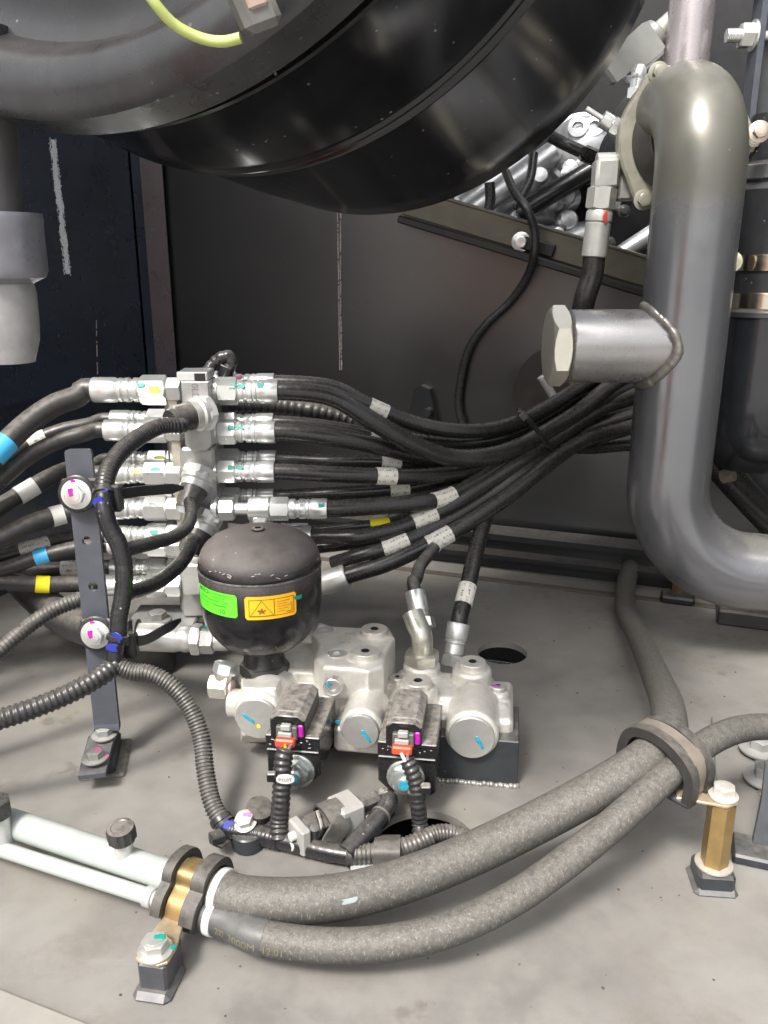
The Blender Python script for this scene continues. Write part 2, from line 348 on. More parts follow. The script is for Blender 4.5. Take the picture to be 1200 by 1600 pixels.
def hexbolt(T, p, d, r, mt=None, name='bolt', mark=None, flange=1.45, h=None, parent=None, ph=.2, lab=None):
    """flange-head bolt standing on a surface"""
    mt = mt or steel_b; d = nrm(d); h = h or r * .95; m = M()
    m.lathe([(r * flange * .97, 0), (r * flange, r * .08), (r * flange, r * .2), (r * 1.0, r * .34)], p, d, 28)
    m.hex(np.asarray(p) + d * r * .15, d, r, h, ph)
    m.lathe([(r * .62, 0), (r * .6, r * .05), (r * .3, r * .08)], np.asarray(p) + d * (r * .15 + h), d, 20)
    o = T.part(name, m, mt, parent, lab)
    if mark is not None:
        a = nrm(np.cross(d, (0, 0, 1) if abs(d[2]) < .9 else (1, 0, 0))); b = np.cross(a, d)
        mm = dab(np.asarray(p) + d * (r * .19 + h) + b * r * .35 + a * r * .2, d, b, r * 1.0, r * .55, 3); mm2 = dab(np.asarray(p) + d * r * .22 + b * r * 1.22 + a * r * .2, d, b, r * .5, r * .5, 4)
        mm.add(mm2.v, mm2.f); T.part('paint_mark', mm, mark, o)
    return o

# ================================================================== THE SETTING
E1 = np.array([math.cos(R(19.5)), -math.sin(R(19.5)), 0]); E2 = np.array([math.sin(R(19.5)), math.cos(R(19.5)), 0]); EZ = np.array([0, 0, 1.])
def onplane(px, py, p0, n): d = ray(px, py); return CAM + d * (((p0 - CAM) @ n) / (d @ n))
G = F(800, 868); BN = -E2                                   # back wall: through G, facing the camera side
CORN = onplane(250, 700, G, BN); CORN = np.array([CORN[0], CORN[1], 0.])
HOLES = [(F(785, 1020), .033), (F(664, 1318), .047)]
bm = bmesh.new(); ed = []
def loop(pts):
    vs = [bm.verts.new(p) for p in pts]
    for i in range(len(vs)): ed.append(bm.edges.new((vs[i], vs[(i + 1) % len(vs)])))
loop([(-1.3, .12, 0), (1.6, .12, 0), (1.6, 2.3, 0), (-1.3, 2.3, 0)])
for c, r in HOLES: loop([(c[0] + r * math.cos(t), c[1] + r * math.sin(t), 0) for t in np.linspace(0, 2 * np.pi, 48, endpoint=False)])
bmesh.ops.triangle_fill(bm, use_beauty=True, edges=ed, normal=(0, 0, 1))
for f in bm.faces:
    if f.normal.z < 0: f.normal_flip()
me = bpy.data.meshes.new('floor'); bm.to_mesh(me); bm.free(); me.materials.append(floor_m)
floor = bpy.data.objects.new('floor', me); S.collection.objects.link(floor); floor['kind'] = 'structure'
m = M()
for c, r in HOLES:
    t = np.linspace(0, 2 * np.pi, 48, endpoint=False); q = np.stack([np.cos(t), np.sin(t), 0 * t], 1)
    m.loft([c + q * r, c + q * r + (0, 0, -.008)], caps=False)
e = bpy.data.objects.new('hole_edge', m.mesh('hole_edge')); e.data.materials.append(floor_m); S.collection.objects.link(e); e.parent = floor
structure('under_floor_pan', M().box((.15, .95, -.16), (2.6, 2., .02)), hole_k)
structure('ground', M().add([(-60, -60, -1.1), (60, -60, -1.1), (60, 60, -1.1), (-60, 60, -1.1)], [(0, 1, 2, 3)]), mat('concrete_ground', (.33, .325, .31), .8, vscale=1.2, var=.2, bump=.3, bscale=30))
# pale sill at the front edge of the floor
a0, a1 = F(-60, 1532), F(140, 1612); q = nrm(np.cross(a1 - a0, EZ)); structure('sill', M().loft([[a0, a1 + (a1 - a0) * 3, a1 + (a1 - a0) * 3 + q * .3, a0 + q * .3], [a0 + EZ * .006, a1 + (a1 - a0) * 3 + EZ * .006, a1 + (a1 - a0) * 3 + q * .3 + EZ * .006, a0 + q * .3 + EZ * .006]]), mat('sill_cream', (.27, .258, .23), .5, var=.12, vscale=14))
# joint between the floor plates, a thin overlapped strip
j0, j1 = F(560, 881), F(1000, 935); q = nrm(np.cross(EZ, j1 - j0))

def wallbox(poly, n, thick):
    """polygon of points on a plane, thickened away from its visible side"""
    p = np.array(poly); return M().loft([p, p - np.asarray(n) * thick])
wp = lambda x, y: onplane(x, y, G, BN)
bw = [CORN, wp(1000, 905) * (1, 1, 0), CORN + E1 * 1.75, CORN + E1 * 1.75 + EZ * .30, wp(1030, 425), wp(700, 326), wp(262, 180)]
bw[5], bw[6] = wp(690, 322), np.array([CORN[0], CORN[1], .86])
back_wall = structure('back_wall', wallbox(bw, BN, .006), wall_paint)
structure('right_shade_wall', M().box((.92, .98, .5), (.02, 1.2, 1.3), .002), wall_paint)  # unseen dark panel, added so the pipe's right side reflects darkness
structure('shade_plate', M().box((-.36, 1.34, 1.10), (1.10, .98, .02), .004), wall_paint)  # plate above the view, added to shade the back floor and wall
# open door of the machine standing outside to the left, seen only as a warm reflection
structure('machine_door', M().frame((-1.0, -.52, .25), nrm((.86, -.5, 0)), nrm((.5, .86, 0)), EZ).box((0, 0, 0), (.46, .03, 2.2), .004), mat('orange_door_paint', (.80, .25, .08), .5))
def child(par, name, m, mt):
    me = m.mesh(name); me.materials.append(mt); o = bpy.data.objects.new(name, me); S.collection.objects.link(o); o.parent = par; return o
def chalk_line(pts, wid, n, seed, holes=0):
    r = np.random.default_rng(seed); c, _ = spline(pts, .003); m = M(); t = nrm(c[-1] - c[0]); s = np.cross(n, t); k = len(c)
    f = lambda am: np.convolve(r.normal(0, am, k + 6), np.ones(4) / 4, 'same')[3:k + 3]
    lo, hi = -wid / 2 * (1 + f(.5)), wid / 2 * (1 + f(.5)); of = np.cumsum(f(.06)) * wid * .3; of -= np.linspace(of[0], of[-1], k); ok = r.random(k) >= holes; g = np.convolve(ok, np.ones(3), 'same') > 0
    for i in range(k - 1):
        if not ok[i] and holes: continue
        q = [c[i] + s * (lo[i] + of[i]), c[i] + s * (hi[i] + of[i]), c[i + 1] + s * (hi[i + 1] + of[i + 1]), c[i + 1] + s * (lo[i + 1] + of[i + 1])]
        m.loft([[x + n * .0004 for x in q], [x + n * .0009 for x in q]])
    if wid > .005:                                   # crumbs of chalk along both edges
        for _ in range(420):
            i = int(r.integers(0, k)); e = wid * (.5 + abs(r.normal(0, .16))) * (1 if r.random() < .5 else -1); h = r.uniform(.0004, .0013); p = c[i] + s * (e + of[i]) + t * r.uniform(-.0015, .0015) + n * .0006
            m.add([p - s * h - t * h, p + s * h - t * h * r.uniform(.3, 1), p + s * h * r.uniform(.3, 1) + t * h, p - s * h + t * h * r.uniform(.3, 2)], [(0, 1, 2, 3)])
    return m
for xs in ((527.5, 529, 531), (532.5, 532, 534)):
    child(back_wall, 'chalk_mark', chalk_line([wp(xs[0], 318) - BN * 0, wp(xs[1], 430), wp(xs[2], 578)], .0020, BN, 5 + int(xs[0]), .12), mat('faded_chalk', (.36, .30, .29), .9, var=.3, vscale=300))
# oval opening cover low on the back wall, and a folded tab
t = np.linspace(0, 2 * np.pi, 40, endpoint=False); oc = wp(872, 620)
ring = np.stack([oc + BN * .004 + E1 * .075 * math.cos(x) + EZ * .085 * math.sin(x) for x in t])
child(back_wall, 'cover_plate', M().loft([ring - BN * .003, ring + BN * .004]), mat('cover_plate_paint', (.016, .013, .012), .35, vscale=30))
tb = [wp(640, 668), wp(652, 606), wp(662, 600), wp(676, 606), wp(690, 672)]; child(back_wall, 'tab', M().loft([tb, [x + BN * .02 for x in tb]]), black_p)
child(back_wall, 'stud', M().cyl(wp(676, 640), BN, .008, .04), black_p)
# side wall on the left: lower skin, an upper panel standing proud of it, and the fold in the corner
LN = np.cross(E2, EZ); LN = LN / np.linalg.norm(LN); LN = LN if LN[0] > 0 else -LN
lw = lambda x, y, off=0.: onplane(x, y, CORN + LN * off, LN)
left_wall = structure('left_wall', wallbox([CORN, CORN - E2 * 1.25, CORN - E2 * 1.25 + EZ * .86, CORN + EZ * .86], LN, .006), wall_blue)
p0 = CORN + LN * .012
up = [onplane(-200, 690, p0, LN), onplane(0, 637, p0, LN), onplane(80, 617, p0, LN), onplane(228, 583, p0, LN)]; up += [up[-1] * (1, 1, 0) + EZ * .86, up[0] * (1, 1, 0) + EZ * .86]
child(left_wall, 'panel', wallbox(up, LN, .0115), wall_blue)
cl = [onplane(82, 218, p0 + LN * .0, LN), onplane(93, 320, p0, LN), onplane(105, 428, p0, LN)]; child(left_wall, 'chalk_mark', chalk_line(cl, .0105, LN, 3), chalk)
cl = [onplane(150, 500, p0, LN), onplane(152, 585, p0, LN)]; child(left_wall, 'scratch', chalk_line(cl, .002, LN, 8, .3), mat('faded_chalk', (.3, .3, .3), .9))
fo = M().prism([(0, 0), (.03, 0), (.0, .03)], .0, .86); fo.fr = None
f2 = M().frame(CORN + LN * .0135 - E2 * .008, E1, -E2, EZ); f2.prism([(0, 0), (.045, 0), (.045, .0018), (.006, .012), (0, .03)], 0, .86); child(left_wall, 'corner_fold', f2, wall_blue)

# ================================================================== LARGE THINGS
# --- low black rail on the floor along the back wall
r0 = F(560, 860) - E2 * .0; rail_c = G - E2 * .07
m = M().frame(rail_c - E1 * .45, E1, E2, EZ)
m.fr = (rail_c - E1 * .45, np.array([E2, EZ, E1])); m.prism([(0, 0), (.06, 0), (.06, .055), (.052, .055), (.052, .06), (.0, .06), (-.0, .05), (.012, .05), (.012, .03), (-.02, .03), (-.02, .022), (0, .022)], 0, 1.7)
single('floor_rail', 'long black steel rail lying on the floor at the foot of the rear wall', 'rail', m, black_p, rail_c)
# thin flat strip on the floor in front of it
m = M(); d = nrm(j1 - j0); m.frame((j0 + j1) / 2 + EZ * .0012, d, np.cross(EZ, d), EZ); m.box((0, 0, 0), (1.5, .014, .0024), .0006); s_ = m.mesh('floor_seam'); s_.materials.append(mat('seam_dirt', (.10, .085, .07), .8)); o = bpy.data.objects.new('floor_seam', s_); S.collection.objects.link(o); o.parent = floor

# --- sloping flange along the top of the rear wall
tA, tB = wp(640, 298) + BN * .012, wp(1060, 421) + BN * .012; d = nrm(tB - tA); nz = nrm(np.cross(BN, d)); nz = nz if nz[2] > 0 else -nz
T = Thing('sill_rail', 'olive angle rail sloping down along the top edge of the rear wall', 'rail', tA)
LL = np.linalg.norm(tB - tA)
T.part('web', M().frame(tA, d, -BN, nz).box((LL / 2, .004, -.018), (LL, .006, .040), .0015), olive_p)
T.part('flange', M().frame(tA, d, -BN, nz).box((LL / 2, .03, .004), (LL, .06, .005), .0012), olive_p)
T.part('lip_shadow', M().frame(tA, d, -BN, nz).box((LL / 2, -.002, -.046), (LL, .022, .012), .002), engine_b)  # near-black strip standing in for the shadow under the rail
bp = onplane(815, 378, tA + BN * .0, BN); T.part('washer', M().cyl(bp + BN * .0005, BN, .016, .003, 28), engine_b)
hexbolt(T, bp + BN * .003, BN, .0105, zinc)
T.part('clip', M().frame(bp + d * .02 + BN * .001, d, BN, nz).box((.008, .004, 0), (.055, .006, .02), .002), engine_b)

# --- black canister overhead (ring sizes recovered from its seams)
TC = np.array([-.118, .478, .796]); az, el = 1.137, -.147; TD = np.array([math.cos(az) * math.cos(el), math.sin(az) * math.cos(el), math.sin(el)]); TR = .221
T = Thing('air_canister', 'big black cylindrical canister hanging across the top of the bay', 'canister', TC)
T.part('end_cap', M().lathe([(0, -.062), (.05, -.061), (.10, -.056), (.145, -.046), (.150, -.040)], TC, TD, 96), dome_p)
T.part('end_cap', M().lathe([(.14, -.040), (.158, -.036), (.164, -.026), (.170, -.014), (.182, -.0115), (.192, -.014), (.197, -.022), (.202, -.030), (.209, -.034), (.219, -.0335), (.2275, -.031), (.2312, -.027), (.2318, -.006), (.2300, -.0035), (.205, -.003)], TC, TD, 128), cap_paint)
T.part('body_section', M().lathe([(.205, .001), (.2235, .0045), (.2268, .0058), (.2272, .008), (.2245, .010), (.2225, .013), (.2225, .103), (.2245, .1045), (.2245, .1065), (.222, .1085), (.212, .1095)], TC, TD, 128), tank_paint)
T.part('body_section', M().lathe([(.206, .111), (.2120, .113), (.2218, .1155), (.2232, .117), (.2225, .1195), (.2205, .122), (.2190, .127), (.2165, .225), (.2145, .255), (.2126, .292), (.208, .301), (.195, .309), (.16, .318), (.0, .325)], TC, TD, 128), tank_paint)
# lug and grey outlet on its cap
cpl = lambda x, y, h: onplane(x, y, TC + TD * h, TD)
lug = cpl(396, 8, -.048); T.part('lug', M().frame(lug, nrm((.8, .3, .35)), nrm((-.3, .9, .1)), nrm((-.4, -.1, .9))).box((0, 0, 0), (.0155, .015, .019), .003), mat('lug_plastic', (.12, .115, .11), .4, dust=.4, vscale=80))
T.part('lug_insert', M().frame(lug, nrm((.8, .3, .35)), nrm((-.3, .9, .1)), nrm((-.4, -.1, .9))).box((0, -.0072, .002), (.008, .003, .008), .001), mat('lug_rust', (.30, .22, .18), .6))
p, _ = spline([cpl(200, -60, -.075), cpl(238, 0, -.07), cpl(272, 38, -.062), cpl(315, 60, -.055), cpl(350, 65, -.052), cpl(376, 59, -.05)], .003)
single('wire', 'yellow-green insulated wire looping below the lug of the overhead canister', 'wire', M().sweep(p, .0021, 12), wire_y, p[0])
T = Thing('drain_valve', 'grey drain spout hanging at the left edge below the canister', 'drain valve', P(-4, 340, .47))
c = P(-12, 341, .47); dn = np.array([0, 0, -1.]); k = .47 * 1.0 / 1300
T.part('neck', M().lathe([(.022, -.09), (.019, -.06), (.0165, -.02), (.0162, 0)], c, dn, 40), mat('drain_neck', (.05, .048, .05), .55, dust=.2, vscale=60))
T.part('collar', M().lathe([(.012, -.003), (.0252, -.0025), (.0258, 0), (.0252, .004), (.0252, .027), (.0235, .0305), (.018, .033), (.0165, .034)], c, dn, 48), mat('drain_collar', (.20, .20, .225), .32, .4, dust=.1, vscale=60))
T.part('spout', M().lathe([(.0165, .031), (.0178, .039), (.0174, .055), (.0165, .064), (.0128, .076), (.0, .076)], c, dn, 40), mat('drain_spout', (.27, .265, .265), .4, .2, dust=.1, vscale=60))

# --- big grey pipe on the right
PX, PY, PR = .353, 1.0, .0493
zt, zb = .678, .128
path = [(PX, PY + .22, zt)] + [(PX, PY + .16, zt), (PX, PY + .10, zt)]
path += [(PX, PY + .075 * (1 - math.sin(a)), zt - .075 * (1 - math.cos(a))) for a in np.linspace(0, math.pi / 2, 14)]
path += [(PX, PY, z) for z in np.linspace(zt - .09, zb + .125, 14)]
path += [(PX + .115 * (1 - math.cos(a)), PY - .01 * (1 - math.cos(a)), zb + .115 * (1 - math.sin(a))) for a in np.linspace(0, math.pi / 2, 16)]
path += [(PX + .115 + x, PY - .01 - .05 * x, zb - .08 * x) for x in (.03, .08, .16, .26, .45)]
T = Thing('coolant_pipe', 'thick grey metallic pipe standing at right and bending away along the floor', 'pipe', (PX, PY, .0))
T.part('pipe', M().sweep(np.array(path), PR, 64), pipe_paint)
zbz = P(950, 541, 1.0)[2]; bx0 = PX - .137
m = M().lathe([(.038, 0), (.042, .0025), (.0425, .004), (.0425, .10), (.0425, .13)], (bx0, PY, zbz), (1, 0, 0), 48); boss = T.part('boss', m, mat('boss_steel', (.36, .35, .35), .3, .7, var=.05, vscale=20, rvar=.05))
T.part('hex_plug', M().hex((bx0 - .0225, PY, zbz), (1, 0, 0), .0475, .022, ph=R(0), xdir=(0, 0, 1)), mat('plug_plating', (.82, .79, .68), .34, .6, var=.04, rvar=.05), boss)
# weld bead where the boss meets the pipe: lumps on the saddle curve
rr = np.random.default_rng(4); A_ = np.linspace(0, 2 * math.pi, 181); wp_ = []
for a in A_:
    rb = .0448; y, z = rb * math.cos(a), rb * math.sin(a); x = -math.sqrt(max(PR ** 2 - min(abs(y), PR * .93) ** 2, 1e-6)); wp_.append((PX + x - .001 + .0012 * math.sin(3 * a + 1), PY + y, zbz + z * (1 + .02 * math.sin(5 * a))))
wn = np.convolve(rr.normal(0, 1, 181 + 8), np.ones(5) / 5, 'same')[4:185]; wn[-8:] = wn[:8]; wr = .0060 * (1 + .14 * wn + .025 * np.sin(A_ * 40) + .15 * np.sin(A_ * 3 + .6) * np.sin(A_ * 2)); wm = M().sweep(np.array(wp_) + np.array([.0030, 0, 0]), wr, 16)
T.part('weld_bead', wm, mat('weld_paint', (.22, .21, .19), .33, .6, dust=.15, vscale=80), sharp=60)
# flange behind the elbow
T = Thing('pump_flange', 'olive-grey round casting with bolted rim behind the elbow of the grey pipe', 'flange', (PX - .02, PY + .2, zt - .01))
fc = np.array([PX + .012, PY + .10, zt - .030]); fm = olive = mat('flange_paint', (.32, .31, .25), .42, .3, dust=.2, vscale=50)
t = np.linspace(0, 2 * np.pi, 72, endpoint=False); rf = .079 + .010 * np.maximum(0, np.cos(3 * (t - R(118)))) ** 3
fr = lambda k, y: np.stack([fc[0] + rf * k * np.cos(t), np.full(72, fc[1] + y), fc[2] + rf * k * np.sin(t)], 1)
T.part('rim', M().loft([fr(.97, 0), fr(1, .003), fr(1, .017), fr(.97, .02)]), fm)
T.part('neck', M().lathe([(.064, -.002), (.060, -.012), (.052, -.03), (.052, -.04)], fc, (0, 1, 0), 48), mat('flange_dark', (.05, .048, .045), .4))
T.part('housing', M().lathe([(.05, .02), (.052, .05), (.056, .08), (.056, .2)], fc, (0, 1, 0), 48), engine_b)
for a in (118, 238, 358): hexbolt(T, fc + np.array([.082 * math.cos(R(a)), 0, .082 * math.sin(R(a))]), (0, -1, 0), .0085, fm)
# pale upright pipe behind the elbow
c = P(1076, 60, 1.18); single('riser_pipe', 'shiny pinkish-grey upright pipe rising behind the elbow of the grey pipe', 'pipe', M().cyl((c[0], c[1], c[2] - .12), (0.01, .02, 1), .0285, .4, 48), mat('riser_paint', (.42, .38, .385), .28, .65, var=.05, vscale=20), (c[0], c[1], c[2] - .12))
# base plate under the bend
T = Thing('pipe_mount', 'dark mounting block on the floor beneath the bend of the grey pipe', 'mount', F(1170, 985))
c = F(1165, 978); T.part('pad', M().frame(c, E1, E2, EZ).box((.05, .03, .012), (.18, .08, .024), .003), mat('mount_paint', (.045, .04, .042), .4, dust=.5, up=(.4, 1)))
T.part('saddle', M().frame(c, E1, E2, EZ).box((.07, .035, .032), (.13, .05, .016), .003), black_p)
T.part('stud', M().hex(F(1060, 925, 0), EZ, .011, .03), gold)
T.part('foot', M().frame(F(1058, 940), E1, E2, EZ).box((0, 0, .006), (.05, .03, .012), .003), black_p)

# --- filter canisters at the right edge
fx, fy = .492, 1.12
T = Thing('filter_housing', 'glossy black filter housing with bright clamp bands at the right edge', 'filter', (fx, fy, .2))
zz = lambda y: P(1170, y, fy)[2]
T.part('bowl', M().lathe([(.0, zz(735)), (.045, zz(728)), (.068, zz(700)), (.079, zz(660)), (.0815, zz(600)), (.0815, zz(492))], (fx + .012, fy, 0), EZ, 64), mat('filter_gloss', (.011, .012, .014), .16, coat=.3, vscale=30, rvar=.04))
T.part('flange', M().lathe([(.076, zz(494)), (.0845, zz(491)), (.0835, zz(484)), (.079, zz(480)), (.076, zz(478))], (fx + .012, fy, 0), EZ, 64), black_p)
band = mat('clamp_band_chrome', (.72, .66, .55), .16, 1., var=.04, vscale=20)
T.part('clamp_band', M().lathe([(.0765, zz(481)), (.079, zz(478)), (.079, zz(456)), (.0765, zz(454))], (fx + .012, fy, 0), EZ, 64), band)
T.part('head', M().lathe([(.076, zz(455)), (.0765, zz(440)), (.0765, zz(300)), (.07, zz(290)), (.07, zz(268)), (.06, zz(255)), (.05, zz(180)), (.0, zz(176))], (fx + .012, fy, 0), EZ, 64), black_p)
T.part('clamp_band', M().lathe([(.0768, zz(424)), (.0795, zz(422)), (.0795, zz(399)), (.0768, zz(397))], (fx + .012, fy, 0), EZ, 64), band)
hexbolt(T, P(1143, 409, 1.05), (-.25, -1, 0), .0085, mat('band_bolt', (.72, .68, .5), .35, .7))
T.part('neck_band', M().lathe([(.0705, zz(285)), (.072, zz(283)), (.072, zz(263)), (.0705, zz(261))], (fx + .012, fy, 0), EZ, 64), mat('neck_grey', (.10, .10, .105), .3))
hexbolt(T, P(1186, 206, 1.05), (-.1, -1, .1), .0085, mat('warm_bolt', (.55, .47, .40), .35, .8))
T = Thing('support_plate', 'upright grey steel plate with a bolt and nut through it at the top right corner', 'bracket', P(1176, 120, 1.1))
c = P(1178, 60, 1.14); T.part('plate', M().box((c[0] + .004, c[1], c[2] + .0), (.008, .03, .24), .001), bar_p)
T.part('backing', M().box((c[0] + .022, c[1] + .02, c[2] - .0), (.026, .02, .26), .001), mat('backing_paint', (.05, .05, .055), .4))
b = T.part('bolt', M().hex((c[0] - .018, c[1], c[2] + .003), (1, 0, 0), .0145, .016), zinc); T.part('thread', M().lathe([(.0075 + (.0006 if i % 2 else 0), -.034 + i * .0012) for i in range(14)], (c[0], c[1], c[2] + .003), (1, 0, 0), 20), zinc, b)
T.part('washer', M().cyl((c[0] - .0025, c[1], c[2] + .003), (1, 0, 0), .0175, .0025), zinc, b); T.part('bolt', M().cyl((c[0] + .01, c[1], c[2] + .003), (1, 0, 0), .0055, .09), zinc)
T.part('bolt', M().hex((c[0] - .02, c[1], c[2] + .06), (1, 0, 0), .0135, .016), zinc)
c = P(1208, 110, 1.2); single('thin_riser_pipe', 'slim pale pipe rising at the right edge above the filter housing', 'pipe', M().cyl((c[0], c[1], c[2] - .055), (.02, 0, 1), .013, .3, 32), mat('riser_paint', (.42, .38, .385), .28), (c[0], c[1], c[2] - .055))
# dark hoses low behind the filter
for pts, r, nm in (([P(1090, 690, 1.2), P(1130, 735, 1.2), P(1190, 800, 1.2), P(1260, 870, 1.2)], .022, 'fat black hose crossing the dark corner behind the grey pipe'),):
    p, _ = spline(pts, .006); single('rear_hose', nm, 'hose', M().sweep(p, r, 24), rubber, p[0])
    T = None
m = M().hex(P(1128, 745, 1.17), (.5, -.5, .3), .011, .018); single('hose_nut', 'small tarnished hex nut in the dark corner beside the grey pipe', 'nut', m, mat('tarnished', (.30, .27, .2), .45, .6), P(1128, 745, 1.17))
# dark bulkhead behind the filters, with the engine beyond
structure('bulkhead', M().frame(P(1016, 400, 1.5), E1, E2, EZ).box((.42, .0, .0), (.8, .01, 1.6), .0), engine_b)

# --- lower right frame foot
T = Thing('frame_bracket', 'dark steel bracket bolted to the floor at the lower right edge', 'bracket', F(1190, 1340))
c = F(1180, 1338); T.part('base_plate', M().frame(c, E1, E2, EZ).box((.075, .0, .005), (.19, .035, .010), .002), frame_p)
c2 = F(1203, 1318, .012); up_ = nrm(P(1205, 1180, c2[1] + .01) - c2); pl = M().loft([[F(1176, 1318, .01), F(1260, 1330, .01), P(1270, 1180, .66), P(1196, 1195, .655), P(1190, 1250, .645)], [F(1176, 1318, .01) + E2 * .008, F(1260, 1330, .01) + E2 * .008, P(1270, 1180, .66) + E2 * .008, P(1196, 1195, .655) + E2 * .008, P(1190, 1250, .645) + E2 * .008]]); T.part('upright', pl, frame_p)
# raised grey flat bars running back over the floor
def bar_on_floor(a, b, wd, h, mt, nm, lab):
    d = nrm(b - a); s = np.cross(EZ, d); L = np.linalg.norm(b - a); m = M().frame(a, d, s, EZ).box((L / 2, 0, h / 2), (L, wd, h), .001); return single(nm, lab, 'strip', m, mt, a)
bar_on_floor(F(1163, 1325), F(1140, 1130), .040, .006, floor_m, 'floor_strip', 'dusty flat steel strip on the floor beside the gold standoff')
T = Thing('flange_plate', 'dusty plate carrying two big hex bolts at the right edge under the hose', 'plate', F(1200, 1215))
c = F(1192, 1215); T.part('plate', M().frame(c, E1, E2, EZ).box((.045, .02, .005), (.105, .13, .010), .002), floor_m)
for px, py in ((1188, 1172), (1197, 1218)):
    p = F(px, py, .0105); hexbolt(T, p, EZ, .0125, mat('dusty_bolt', (.34, .34, .33), .5, .4, dust=.4), flange=1.75)

# --- engine seen over the rear wall
ek = lambda x, y, Y=1.55: P(x, y, Y)
structure('engine_backdrop', M().frame(P(870, 330, 1.95), E1, E2, EZ).box((0, 0, 0), (.95, .01, 1.2)), engine_b)
def rod(name, lab, cat, a, b, r, mt, group=None):
    return single(name, lab, cat, M().cyl(a, b - a, r, float(np.linalg.norm(b - a)), 32), mt, a, group)
rod('coolant_tube', 'bright silver tube slanting up behind the canister edge', 'tube', ek(705, 352), ek(868, 236), .020, cast_al)
rod('black_tube', 'glossy black tube slanting up across the engine behind the rear wall', 'tube', ek(808, 334, 1.5), ek(955, 248, 1.5), .0165, mat('gloss_tube', (.03, .03, .032), .2, .3))
rod('silver_tube', 'bright tube slanting up beside the grey pipe just above the sloping rail', 'tube', ek(930, 424, 1.46), ek(1040, 352, 1.46), .0155, cast_al)
T = Thing('engine_cover', 'silver cast engine cover with two bolted ears beneath the canister', 'casting', ek(905, 240))
c = ek(908, 228); dd = nrm((-.25, -1, .25))
T.part('dome', M().lathe([(.052, -.05), (.052, 0), (.046, .012), (.034, .022), (.0, .027)], c, dd, 40), cast_al)
T.part('rim', M().lathe([(.050, -.02), (.060, -.018), (.060, -.008), (.05, -.004)], c, dd, 40), cast_al)
for x, y in ((903, 199), (929, 198)):
    p = ek(x, y, 1.53); b = T.part('ear', M().lathe([(.012, -.02), (.0165, -.018), (.0165, .003), (.009, .004), (.008, -.004), (0, -.005)], p, dd, 28), cast_al)
single('gasket', 'red painted gasket corner above the silver engine cover', 'gasket', M().frame(ek(893, 203, 1.57), (1, 0, 0), (0, 1, 0), (0, 0, 1)).prism([(-.03, -.02), (.05, -.02), (.05, .012), (0, .014)], 0, .01).frame(ek(893, 203, 1.57)), red_p, ek(893, 203, 1.57)) if False else None
m = M(); m.fr = (ek(895, 205, 1.575), np.array([(1, 0, 0), (0, 0, 1), (0, -1, 0)], float)); m.prism([(-.028, -.03), (.05, -.03), (.05, .016), (0, .018)], 0, .006); single('gasket', 'red painted gasket corner above the silver engine cover', 'gasket', m, red_p, ek(895, 205, 1.575))
def lumps(T, spec, mt):
    for nm, x, y, Y, r, L, d in spec: T.part(nm, M().lathe([(r * .4, 0), (r * .8, r * .12), (r, r * .4), (r, L - r * .4), (r * .8, L - r * .1), (r * .3, L)], ek(x, y, Y), d, 28), mt)
T = Thing('intake_manifold', 'silver cast runners of the engine behind the black slanting tube', 'casting', ek(860, 300, 1.6))
lumps(T, [('runner', 770, 322, 1.62, .033, .20, (1, .1, .55)), ('runner', 812, 300, 1.66, .03, .17, (1, .1, .45)), ('runner', 850, 330, 1.64, .028, .12, (1, .0, .35)), ('boss', 735, 330, 1.6, .022, .09, (1, .1, .5)), ('runner', 800, 345, 1.64, .024, .1, (.9, .1, .1)),
          ('boss', 852, 372, 1.56, .020, .09, (1, .1, .12)), ('boss', 880, 352, 1.58, .017, .05, (0, -1, .2)), ('runner', 862, 390, 1.54, .021, .10, (1, .1, .45)), ('boss', 890, 272, 1.56, .016, .04, (-.2, -1, .2))], cast_al)
lumps(T, [('runner', 716, 330, 1.66, .026, .16, (1, .1, .72)), ('runner', 745, 338, 1.58, .018, .10, (1, .05, .5)), ('boss', 795, 352, 1.54, .014, .05, (.3, -1, .3)), ('boss', 840, 290, 1.55, .015, .05, (-.1, -1, .3)), ('boss', 868, 318, 1.6, .02, .06, (.1, -1, .2)),
          ('runner', 900, 330, 1.66, .024, .13, (1, .1, .5)), ('boss', 915, 385, 1.5, .013, .04, (0, -1, .2)), ('runner', 955, 330, 1.58, .013, .10, (.2, 0, 1)), ('boss', 985, 250, 1.5, .018, .05, (0, -1, .2)), ('runner', 880, 262, 1.62, .022, .12, (1, .1, .6)), ('boss', 968, 205, 1.5, .016, .06, (.2, -1, .2)), ('runner', 975, 120, 1.55, .018, .12, (.8, .1, .7))], cast_al)
T.part('web', M().frame(ek(860, 310, 1.7), (.9, .1, .4), (0, 1, 0), (-.4, 0, .9)).box((0, 0, 0), (.34, .05, .06), .012), mat('engine_casting_dull', (.30, .30, .30), .5, .5, bump=.3, vscale=30))
for x, y, Y in ((886, 271, 1.52), (905, 255, 1.53), (872, 365, 1.53), (940, 345, 1.53), (945, 300, 1.53), (952, 380, 1.53), (975, 330, 1.53)): hexbolt(T, ek(x, y, Y), (-.1, -1, .1), .0075, zinc if x < 930 else mat('dark_bolt', (.06, .06, .06), .35, .5))
single('engine_block', 'black engine block casting behind the grey hose fitting', 'casting', M().frame(ek(965, 350, 1.62), (1, 0, 0), (0, 1, 0), EZ).box((0, .05, 0), (.16, .14, .22), .02), engine_b, ek(965, 350, 1.62))
T = Thing('angled_connector', 'pale grey angular elbow connector at the end of a slanting tube near the top right', 'connector', P(990, 95, 1.2))
a, b = P(948, 122, 1.2), P(1015, 62, 1.2); d = nrm(b - a); s = np.cross(d, (0, -1, 0)); gp = mat('grey_connector_cast', (.26, .26, .245), .45, .3, var=.06)
